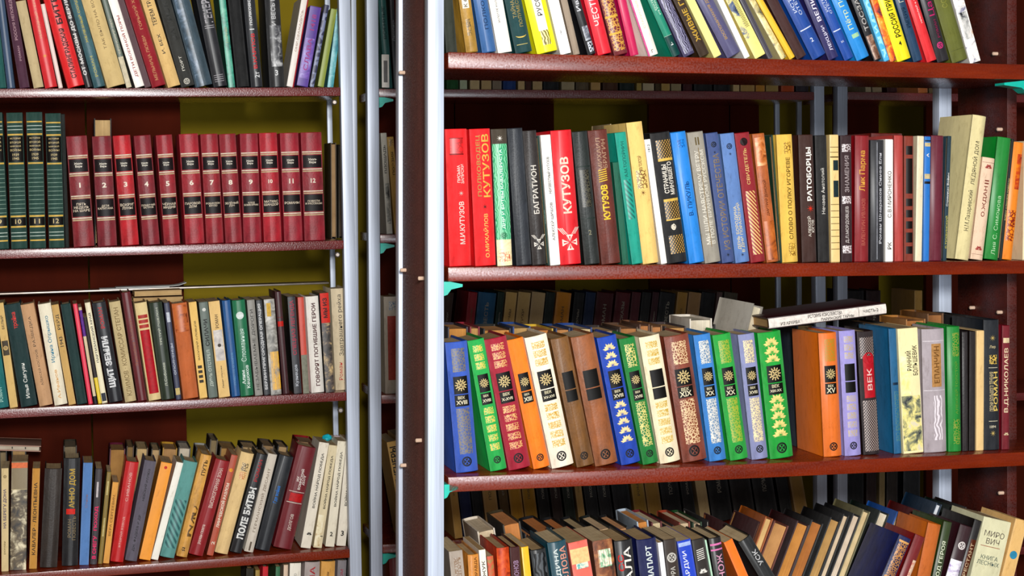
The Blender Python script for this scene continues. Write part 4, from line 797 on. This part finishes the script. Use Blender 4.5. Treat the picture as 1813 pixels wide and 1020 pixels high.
# ---- left bookcase, third shelf
row(Lf, Lf.shelf[3], .006, .118, "the left bookcase's third shelf", [
 b(-6,16,-32,545,'0f7474','teal book cut by the left frame edge',V('РОМАН',.06,.2,'a8ccc0',.3)),
 b(18,33,-8,538,'d8b878','cream-yellow book with dark ornament square',BK(.50,.64,.1,.9,'4a3c24'),EM(.57,'d8b878',.3,'ring'),V('БЕЛЫЙ',.75,.88,'4a3c24',.4),k='p',st='p'),
 b(36,67,5,541,'163c3c','dark green book with red and white lettering',V('тройка',.76,.92,'d83428',.34,.5,.02),V('Илья Сагуян',.08,.42,'e4e4dc',.3,.56,.01),st='c'),
 b(70,94,36,541,'cba27a','tan book with thin black lettering',V('АЛЕКСЕЙ КОСТРОВ',.2,.55,'4a3824',.22,.5,0),V('РАЗВЕДКА',.56,.9,'4a3824',.24,.5,0),st='p'),
 b(97,120,67,540,'efe6cf','white book with blue script',V('Ирина Опрышко',.42,.88,'2c84a0',.36,.5,.01),V('А.Иванов',.05,.36,'d8a868',.24,.5),st='p'),
 b(122,135,91,541,'d0ac6c','straw-coloured narrow book with black lettering',V('РЕЙД',.75,.9,'2c2418',.6),V('1943',.58,.68,'4c3c20',.5),k='p',st='p'),
 b(137,155,107,540,'163e3c','plain dark green narrow book',st='c'),
 b(157,165,129,539,'e02850','narrow hot pink book',k='p'),
 b(167,173,139,545,'dccaa8','thin cream book with purple head',BK(.7,.97,.0,1,'6a3494'),BK(.0,.08,0,1,'2c2c34'),k='p',st='p'),
 b(174,181,147,562,'e4c81c','thin yellow booklet with dark top',BK(.3,1,.0,1,'3a3030'),k='p'),
 b(181,191,150,537,'e6dcbc','narrow ivory book with black lettering',V('ПАРТИЗАНСКИЙ КРАЙ',.35,.95,'2a2a2a',.5,.5,.02),BK(.02,.1,.1,.9,'2a3040'),k='p'),
 b(194,218,163,538,'1e2028','black book with white stencil lettering',V('ЩИТ ЗЕМЛИ',.15,.66,'e0e0e0',.56,.5,.05),V('РОМАН',.74,.95,'c82830',.3,.5),st='g'),
 b(222,242,193,536,'cbb88c','khaki cream book with long title',V('КЛИМОВ · КОМИССАР СТЕПАН',.06,.94,'8a744a',.42,.5,.01),st='p'),
 b(245,261,215,519,'6c1420','tall maroon book with faint gold script',V('Знамёна Победы',.2,.88,'a06040',.36,.5,0),st='g'),
 b(264,286,238,538,'e2cc98','cream book with red panel',BK(.07,.72,.12,.9,'b81428'),*[BK(a,a+.035,.12,.9,'b84038') for a in (.74,.79,.84)],st='p'),
 b(287,310,264,537,'24341c','dark moss green book with white lettering',V('Л.Соболев',.14,.38,'c8ccb8',.2,.5),V('ТРЕТИЙ ЭШЕЛОН',.55,.95,'c8ccb8',.2,.5),st='g'),
 b(312,322,290,537,'22284c','narrow navy book with white lettering',V('ОПОЛЧЕНЦЫ',.14,.7,'c0c4d0',.5,.5),BK(.05,.12,.1,.9,'c8b478'),BK(.8,.9,.2,.8,'c8ccd4'),k='p'),
 b(325,352,304,539,'c8703a','faded orange cloth book',PI(.7,.98,.05,.95,'8a4420','c8703a','c8783e')),
 b(354,368,334,536,'ecc678','light yellow book with slanted black bars',V('ВАСИЛИЙ СЛОВЦОВ',.38,.82,'4a3a1c',.34,.5),*[BK(a,a+.03,.2,.75,'3c3018') for a in (.16,.21,.26,.31)],k='p',st='p'),
 b(370,386,352,536,'58665a','grey-green book with pale lettering',V('ДИЧЬ ОТСТРЕЛ',.12,.5,'c4ccc0',.44,.5),V('СИЛАЧИ',.54,.82,'1c241c',.46,.5,.03),EM(.92,'e8e8e0',.2,'disc'),k='p'),
 b(388,408,369,535,'e6c486','cream book with grey portrait square',PI(.38,.70,.12,.95,'a8a09c','c8c0b8','d8d0c4'),EM(.54,'4c4038',.16,'disc',.55),V('РОМАН',.72,.86,'5c4420',.3,.55),V('Лидия Обухова',.08,.34,'4c3c20',.16,.5),k='p',st='p'),
 b(411,426,393,533,'155c94','blue book with rounded spine',V('ПОВЕСТЬ О ВОЙНЕ',.12,.46,'6a9cc0',.3,.5),st='g'),
 b(427,450,411,533,'0a7850','emerald book with white script',V('Алим\nКешоков',.08,.32,'e0ece4',.6,.5,.02),V('Сломанная',.36,.7,'d0e4d8',.4,.5,0),EM(.84,'e4ece8',.3,'disc'),st='g'),
 b(452,466,437,532,'8c8880','grey book with dark lettering',V('НЕЗАБЫВАЕМЫЕ ДОРОГИ',.06,.9,'4c4842',.46,.5,.01),k='p'),
 b(468,479,453,532,'22242a','narrow black book with white lettering',V('БЕРЛИН·ПРИГОРОДНАЯ ОПЕРАЦИЯ',.06,.96,'dcdcdc',.56,.5,.02),k='p'),
 b(480,499,467,531,'8c8478','grey picture book with yellow splashes',PI(.0,1,.0,1,'5c5850','98948c','c8c4bc'),PI(.05,.45,.2,1,'e8b420','e8b420','6c6458'),BK(.82,.96,.2,.6,'d8b040'),k='p'),
 b(502,513,487,517,'481820','dark burgundy tall book with red band',BD(.66,.71,'c8281c'),BD(.745,.75,'7c2c2c'),st='g'),
 b(521,535,509,526,'22202a','black book with crimson lettering',V('СПЕЦНАЗ ЛЕГЕНДА',.4,.96,'b83c54',.6,.5,.02),V('Кузнецов',.08,.3,'c8ccd4',.5),k='p'),
 b(537,548,527,527,'d0503a','vermilion narrow book with grey foot',BK(.0,.4,.0,1,'8c8c7c'),k='p'),
 b(552,575,541,526,'efeae2','white book with bold maroon lettering',V('ГОВОРЯТ ПОГИБШИЕ ГЕРОИ',.07,.93,'5c2c30',.32,.55,.03),st='p'),
 b(577,593,566,520,'2a2420','black photo book with red head',PI(.0,.74,.0,1,'1c1816','5c5048','d8bc88'),BK(.70,1,.0,1,'d8301c'),V('МЫ ИЗ',.75,.95,'2c1010',.5,.5,.03),k='p'),
 b(595,623,586,512,'dcccae','cream book with black script and red mark',V('Завтрашнего рейха',.34,.94,'2c2a2c',.36,.5,0),V('Роман\nУральца',.07,.3,'c0342c',.6,.55,0),st='p',w=.021),
])
# things lying behind the third row
lying(Lf, (236,537), (324,534), .135, .0105, .075, 'c8a878', 'pale paper-bound book lying behind the third-row books, lower of two', st='p', pg='d0ac74', hard=False, rev=True)
lying(Lf, (238,525), (322,522), .135, .0105, .075, 'd0b080', 'pale paper-bound book lying behind the third-row books, upper of two', st='p', pg='d0ac74', hard=False, rev=True)
def sheet(x0, x1, y, w, v, curl, label):
    u0, u1 = Lf.px(x0, y, w)[0], Lf.px(x1, y, w)[0]; n = 10; vs = []; fs = []
    for zz in (0, .0012):
        for j in (0, 1):
            for i in range(n + 1):
                a = i / n; vs.append((u0 + (u1 - u0) * a, w + j * .05, v + zz + curl * max(0, a - .8) ** 2 * 25))
    m = n + 1
    for i in range(n):
        fs += [(i, i + 1, m + i + 1, m + i)[::-1], (2 * m + i, 2 * m + i + 1, 3 * m + i + 1, 3 * m + i), (i, i + 1, 2 * m + i + 1, 2 * m + i), (m + i, m + i + 1, 3 * m + i + 1, 3 * m + i)[::-1]]
    fs += [(0, 2 * m, 3 * m, m), (n, m + n, 3 * m + n, 2 * m + n)]
    o = mesh_obj('paper_sheet', vs, fs, simple('grey_white_paper', 'c4c6c4', .7), None); o.matrix_world = Lf.M; tag(o, label, 'paper', 'papers on the back rail')
sheet(176, 300, 506, .22, LEDGE + .0003, .0, 'grey-white paper sheet lying on the back rail of the left bookcase, lower one')
sheet(205, 330, 502, .222, LEDGE + .0022, .006, 'paper sheet with curled right end on the back rail, upper one')

# ---- left bookcase, fourth shelf
row(Lf, Lf.shelf[4], .0265, .10, "the left bookcase's fourth shelf", [
 b(2,15,2,830,'d8c294','cream narrow book with dark lettering at left edge',V('НА БЕРЕГУ ДОНА',.42,.8,'4c4470',.5,.5,.02),V('роман',.1,.36,'8a7850',.3,.5),EM(.92,'8a7850',.24,'ring'),k='p',st='p'),
 b(17,46,20,818,'8c7c5c','sepia photograph book',PI(.0,.74,.0,1,'241c14','6c5c40','e4d8b8'),BK(.94,.99,.0,1,'e07c4c'),BK(.74,.745,0,1,'c8b890'),k='p'),
 b(51,65,57,830,'c89444','ochre book with dark lettering',V('КАВАЛЕР · ЛЕОНТЬЕВНА',.14,.86,'2c2018',.46,.5,.02),k='p',st='p'),
 b(70,101,79,830,'34281f','dark chocolate brown worn book',st='l'),
 b(109,138,113,812,'15161a','black book with gold title and red figure',V('АННО ДОМ',.54,.9,'c8a848',.42,.56,.02),BK(.48,.53,.2,.75,'d82c1c'),V('РОМАН\nПОВЕСТЬ',.24,.46,'8c7c60',.5,.56),st='g'),
 b(140,157,147,820,'6088bc','pastel blue book',V('Стихи',.55,.7,'8c7888',.24,.5),k='p',st='p'),
 b(159,171,169,830,'2c1c24','black narrow book with hot pink lettering',V('В СНЕГУ',.06,.3,'e02c6c',.6,.5,.04),V('ПОХОД',.34,.62,'e02c6c',.6,.5,.04),BK(.7,.86,.3,.6,'c8c0c0'),k='p'),
 b(173,181,189,836,'8c7424','narrow olive gold book',BK(.3,.5,.3,.7,'c8b880'),BK(.75,.9,.3,.7,'c8b880'),k='p'),
 b(182,193,199,854,'e0a654','short light orange book with brown lettering',V('ВЕРА СЕРГЕЕВИЧ',.34,.84,'7a5418',.4,.5,.01),k='p',st='p'),
 b(195,218,223,817,'c4060e','bright red book with white lettering',V('С.ИВАНОВ',.58,.92,'e8c4b8',.2,.5,0),V('ВТОРОЙ ВЗВОД',.14,.46,'e8c4b8',.2,.5,0),st='g'),
 b(221,242,256,815,'6a6470','mauve-grey book with dark lettering',V('НЕВСКИЙ ИЛЛЮЗ',.6,.92,'2c282c',.24,.5),V('ДЖ. ФАДЕЕВ И ДР',.1,.46,'2c282c',.24,.5),st='p'),
 b(246,266,285,818,'f0a010','marigold yellow book',EM(.95,'c83020',.14,'disc'),k='p'),
 b(267,280,312,818,'f0ece0','white narrow book',k='p'),
 b(282,308,324,815,'68a09a','grey-teal book with dark slanting strokes',OR(.1,.6,.1,.9,'3c6c6c','68a09a','d',55),st='p'),
 b(312,331,356,804,'d8a450','honey-coloured worn book with black lettering',V('ПУТЬ',.8,.95,'3c2c10',.36,.6,.02),V('Я',.05,.1,'3c2c10',.3),OR(.2,.5,.5,.9,'6a4c18','d8a450','v',70),st='l'),
 b(334,360,382,812,'980f1c','dark red book with white lettering',V('ВЫСОКОГОРНАЯ ЗОНА',.5,.92,'dcc4b8',.28,.55),V('роман-газета',.12,.32,'dcc4b8',.24,.5),st='g'),
 b(365,377,409,805,'b4502c','rust narrow book with cream lettering',V('ЛИНЧЕВСКОЙ РАЗЛОМ',.28,.72,'ece0cc',.6,.5,.03),EM(.85,'e8a030',.3,'disc'),V('2',.1,.15,'ece0cc',.5),k='p'),
 b(380,403,427,800,'e4c690','beige book with small square stamp',OR(.82,.9,.3,.8,'4c4030','d8bc88'),OR(.74,.81,.3,.8,'c8783c','e4c690'),st='p'),
 b(407,427,455,802,'1c1c1f','black book with white stencil title',V('ПОЛЕ БИТВЫ',.14,.66,'e4e4e0',.62,.5,.05),V('РОМАН',.72,.94,'b82830',.3,.5),st='g'),
 b(432,448,475,803,'d4cabc','pale grey book with serif lettering',V('ГЕРМАНСКИЙ ДЕСАНТ',.14,.92,'8c7c6c',.42,.5,.01),H('1',.06,'6a5c4c',.2),st='p'),
 b(452,477,495,805,'20252c','black book with small blue lettering',V('Где война',.5,.68,'2c7cc8',.3,.5,.02),st='g'),
 b(484,516,528,788,'781422','maroon book with white lettering and red square',V('ИХ\nВОИНСКИЙ\nДОЛГ',.58,.78,'ece4dc',.5,.6,.02),BK(.46,.54,.2,.9,'c01c20'),BK(.445,.452,.1,.95,'d8ccc0'),BK(.552,.558,.1,.95,'d8ccc0'),V('ДОЛГОВ',.18,.34,'dccfc4',.2,.6),st='g'),
 b(532,550,565,783,'e8e0d0','white volume marked with a spade sign',V('ВОЙНА НАРОД ПОБЕДА',.38,.90,'2c2a28',.36,.55,.02),EM(.13,'2c2a28',.28,'lotus',.6),k='p',st='p'),
 b(554,570,582,788,'e0d2b0','tattered white volume with torn yellowed foot',V('ВОЙНА НАРОД ПОБЕДА',.38,.90,'2c2a28',.36,.55,.02),PI(.02,.32,.02,.7,'b08848','e8dcb8','f0e8d4'),V('1',.08,.15,'2c2a28',.3,.75),k='p',st='p'),
 b(575,592,597,781,'e8e0cc','white volume numbered 2 in a matching set',V('ВОЙНА НАРОД ПОБЕДА',.38,.90,'2c2a28',.36,.55,.02),H('2',.12,'2c2a28',.32,.03),k='p',st='p'),
 b(595,612,613,780,'e6dece','white volume numbered 3 nearest the post',V('ВОЙНА НАРОД ПОБЕДА',.38,.90,'2c2a28',.36,.55,.02),H('3',.12,'2c2a28',.32,.03),k='p',st='p'),
])
L4 = []
for x0,x1,xt,yt,c,n,p in ((2,16,-2,800,'3a322c','dark brown','8a7858'),(22,48,20,790,'2c241c','brown-black','b08c58'),(112,136,112,790,'3a3428','charcoal','7c6c50'),
 (186,214,194,795,'5c1430','plum-edged thick','b08040'),(216,230,224,790,'4c3424','brown','8a6c3c'),(228,250,240,793,'6c5c44','drab','d8b880'),(254,270,268,795,'4c4434','grey-brown','c8a878'),
 (272,298,288,793,'b08830','gold-edged','b88c58'),(300,322,316,792,'484440','grey-covered','d8ccb8'),(330,352,348,795,'9c9c98','silver-grey','b8945c'),(354,368,372,778,'544a3c','tall olive-grey','8a7854'),
 (372,400,390,792,'5c4c34','khaki','b88c4c'),(408,436,428,790,'2c2620','black-brown','c8a878'),(440,462,464,787,'4c4034','umber','9c7c54'),(468,486,492,789,'2a2420','near-black','bc9c70'),(502,534,527,780,'8a1420','red-covered','a8845c')):
    L4.append(b(x0,x1,xt,yt,c,n+' book with fore-edge outward',pg=p,rev=True))
row(Lf, Lf.shelf[4], .130, .1, "the left bookcase's fourth shelf, back row", L4)
lying(Lf, (-30,797), (72,800), .13, .012, .11, 'b08a78', 'book lying on top of the fourth-shelf books at far left', st='p', pg='c8bca8', rev=True)
def crumple(x, y, w, r, hexc, label):
    import bmesh
    bm = bmesh.new(); bmesh.ops.create_icosphere(bm, subdivisions=2, radius=r); g = random.Random(int(x))
    for v_ in bm.verts: v_.co *= g.uniform(.72, 1.12)
    for v_ in bm.verts: v_.co.z *= .7
    me = bpy.data.meshes.new('crumpled_wrapper'); bm.to_mesh(me); bm.free(); me.materials.append(simple('foil_' + hexc, hexc, .3))
    o = bpy.data.objects.new('crumpled_wrapper', me); COL.objects.link(o); u, v = Lf.px(x, y, w)
    o.matrix_world = Lf.M @ Matrix.Translation((u, w, v)); tag(o, label, 'wrapper')
crumple(580, 775, .10, .0115, '18a8b8', 'crumpled turquoise wrapper lying on the white volumes')
crumple(595, 776, .105, .0105, 'dcc8cc', 'crumpled pinkish white wrapper beside the turquoise one')
# ---- left bookcase, lowest shelf in view
L5 = []
for x0,x1,xt,yt,c,n,dec in ((300,318,303,1062,'2c1c18','dark brown shaded',()),(322,344,325,1060,'1c2430','dark navy shaded',()),(348,366,351,1058,'3a1418','dark red shaded',()),(370,396,373,1056,'201c18','black shaded',()),(400,418,403,1054,'2c3420','dark green shaded',()),  # these five covers are coloured dark to stand for the shelf's shadow
 (430,443,436,1007,'2a2410','dark olive',()),(446,454,452,1010,'a08430','thin mustard',()),(458,468,465,1004,'c42030','narrow red',()),(480,488,488,1004,'2c7048','thin green',()),
 (495,503,502,1001,'d8c0a8','thin pinkish cream',()),(505,525,513,998,'ece6d8','white',(V('РАС',.86,.94,'6a6a6a',.2),)),(529,556,540,996,'b4a8a4','pale grey',(V('ЕКАТЕРИНА',.5,.97,'b03038',.36,.5,.02),)),(559,584,569,995,'dca858','light ochre',(V('роман',.85,.93,'7a5420',.2),)),(588,604,598,993,'8a8488','grey',(V('ДОМ',.85,.94,'a04858',.4),)),(606,622,615,992,'18161a','black',(V('Ас',.86,.95,'e0e0e0',.5),))):
    L5.append(b(x0,x1,xt,yt,c,n+' book',*dec,k='p' if n.startswith(('thin','white')) else 'h'))
row(Lf, Lf.shelf[5], .0265, .115, 'the lowest visible shelf of the left bookcase', L5)

# ---- middle rear bookcase: what shows beside and behind the near one
row(Md, Md.shelf[1], .008, .12, 'the rear bookcase top shelf, between the posts', [
 b(682,696,670,0,'0a5c58','dark teal glossy book',V('ВОЕННЫЕ',.4,.9,'083c3c',.4),st='g',h=.215),
 b(698,706,690,0,'3a3c40','thin charcoal book with silver lettering',V('Летопись',.2,.95,'a8acb0',.5),k='p',h=.215)])
row(Md, Md.shelf[2], .008, .12, 'the rear bookcase second shelf, between the posts', [
 b(685,697,674,236,'c8c4b8','grey-white book with black picture',PI(.1,.5,.2,.9,'2c2c2c','8c8c84','d8d4c8'),V('ПЛОЩАДЬ',.5,.98,'4c4c4c',.5),k='p',st='p'),
 b(698,711,684,243,'cfa85c','yellow-tan book with black lettering',V('ПОЭЗИЯ',.6,.85,'3c3018',.4,.6,.01),OR(.9,.98,.2,.9,'8a6c30','cfa85c'),k='p',st='p')])
row(Md, Md.shelf[3], .008, .12, 'the rear bookcase third shelf, between the posts', [
 b(683,711,680,526,'bcb0a0','greyish cream book with red diamond design',BK(.14,.80,.2,.85,'a84434'),OR(.15,.79,.22,.83,'c8705c','a84434','d',60),OR(.86,.95,.3,.8,'5c7488','bcb0a0'),st='p')])
row(Md, Md.shelf[4], .008, .12, 'the rear bookcase fourth shelf, between the posts', [
 b(716,733,685,784,'d6ac64','tan leaning book with bold black lettering',V('ИНЖЕНЕРЫ',.50,.95,'201a14',.66,.5,.03),V('СП',.38,.46,'8a7a5c',.4),k='p',st='p'),
 b(735,750,704,775,'d8b478','plain tan leaning book',k='p',st='p')])
row(Md, Md.shelf[5], .008, .12, 'the rear bookcase lowest shelf, between the posts', [b(705,727,689,989,'7c1014','dark red leaning book',st='g')])
row(Md, Md.shelf[5], .008, .12, 'the rear bookcase lowest shelf, hidden end', [])
def strip(unit, vs, where, data, dx, hh, y=None, w=.008):
    es = []
    for x0, x1, c, n in data:
        d = (V(rng.choice(('РОМАН', 'ПОВЕСТЬ', 'СТИХИ', 'ПОЭМЫ', 'РАССКАЗЫ')), .55, .9, '8c867a' if int(c[:2], 16) < 110 else '6a5436', .2),) if x1 - x0 > 10 and rng.random() < .55 else ()
        yt = hh(x0) if callable(hh) else hh
        es.append(b(x0, x1, x0 + dx, yt, c, n, *d, k='h' if int(c[:2], 16) < 140 else 'p', st='c' if int(c[:2], 16) < 140 else 'p'))
    row(unit, vs, w, .115, where, es)
strip(Md, Md.shelf[1], 'the rear bookcase top shelf, behind', [
 (791,812,'0f5a24','green-footed book'),(814,827,'b8c0a0','pale sage book'),(832,849,'c8b084','cream book'),(852,870,'c0a474','sand book'),(872,888,'8c7c68','grey-brown book'),(891,914,'123f7c','blue book'),(917,929,'c4a878','light tan book'),(930,941,'54281a','brown book'),
 (943,960,'b89c70','buff book'),(963,990,'16161a','black book with silver lettering'),(994,1017,'a89878','stone-coloured book'),(1020,1043,'6c5c44','taupe book'),(1046,1063,'b8945c','camel book'),(1068,1095,'54300f','dark amber book'),(1098,1124,'0c241c','dark green book'),
 (1127,1136,'a8904c','mustard book'),(1138,1158,'b8a888','ivory book'),(1160,1169,'54401c','umber book'),(1171,1186,'b09050','honey book'),(1188,1206,'9c8c68','drab cream book'),(1210,1226,'4c0c14','maroon book'),(1230,1262,'0e0c0e','black book with pale foot marks'),(1265,1294,'141014','plain black book'),
 (1298,1309,'c4a878','pale buff book'),(1311,1336,'b08c50','ochre book'),(1338,1354,'c08830','amber book'),(1356,1378,'a88c50','straw book'),(1383,1406,'b04c10','orange book'),(1410,1433,'3a3038','dark violet-grey book')], 1, -15)
strip(Md, Md.shelf[3], 'the rear bookcase third shelf, behind', [
 (770,786,'3c2414','brown leaning book'),(812,828,'8a1420','red leaning book'),(830,862,'135070','petrol leaning book'),(864,876,'0c2c20','dark green leaning book'),(878,898,'b8985c','tan leaning book'),(900,922,'b09460','buff leaning book'),(924,948,'a89068','grey-cream leaning book'),(950,966,'102018','bottle green leaning book'),
 (968,994,'b87c1c','golden leaning book'),(1000,1018,'161616','black leaning book with grey title'),(1020,1038,'142c4c','navy leaning book'),(1040,1070,'4c0c14','wine leaning book'),(1074,1100,'580f18','dark crimson leaning book'),(1102,1118,'50101c','narrow crimson leaning book'),(1120,1136,'12100e','black narrow leaning book'),(1138,1150,'3c0c18','plum leaning book'),
 (1152,1180,'0e0e10','black wide leaning book'),(1182,1200,'9c7838','ochre leaning book'),(1202,1224,'94744c','light brown leaning book'),(1226,1250,'100e12','black leaning book with faint title'),(1252,1262,'5c4440','mauve-edged leaning book'),(1266,1290,'4a4030','grey leaning book')], 18, 517)
strip(Md, Md.shelf[4], 'the rear bookcase fourth shelf, behind', [
 (806,820,'b8904c','tan tilted book'),(822,842,'10204c','dark navy tilted book'),(844,862,'0c0c0e','black tilted book'),(864,888,'a8844c','buff tilted book'),(892,908,'5c4418','dim brown tilted book'),(910,932,'a87c1c','golden tilted book'),(934,956,'a07818','darker golden tilted book'),(960,980,'141414','charcoal tilted book'),(984,1002,'301c14','brown-black tilted book'),
 (1006,1024,'10200f','dark moss tilted book'),(1028,1040,'a08048','thin tan tilted book'),(1044,1066,'0e0c0e','black tilted book with red title'),(1068,1090,'120e10','black tilted book with pink title'),(1094,1124,'0c0c10','wide black tilted book'),(1128,1150,'9c7c30','mustard tilted book'),(1152,1176,'9c7834','ochre tilted book'),(1180,1212,'0e0c0e','jet black tilted book'),
 (1216,1236,'100e10','soft black tilted book'),(1242,1260,'bca478','cream tilted book'),(1264,1300,'0c0a0c','very dark tilted book'),(1304,1340,'1a100c','dark brown tilted book'),(1344,1380,'100c0e','dim black tilted book'),(1386,1406,'0e0c0c','narrow black tilted book'),(1410,1432,'8c6c34','brass-coloured tilted book')], -14, 835)
strip(Fr, Fr.shelf[1], 'the far right rear bookcase top shelf', [(1533,1543,'b8a888','thin cream book'),(1545,1562,'a89474','grey-cream book'),(1572,1590,'480c10','dark red book'),(1626,1643,'a8642c','orange-tan book'),(1646,1658,'786440','olive-tan book')], -8, -15)
strip(Fr, Fr.shelf[3], 'the far right rear bookcase third shelf', [(1500,1530,'181012','black upright book'),(1534,1560,'301010','dark red upright book'),(1618,1632,'a88444','tan upright book')], 1, 515)
strip(Fr, Fr.shelf[4], 'the far right rear bookcase fourth shelf', [(1500,1530,'0e0c0e','black upright book'),(1534,1552,'301410','brown-red upright book'),(1556,1566,'8c7850','thin cream upright book'),(1570,1590,'2a1c10','dark brown upright book'),(1600,1630,'121012','wide black upright book')], 1, 830)
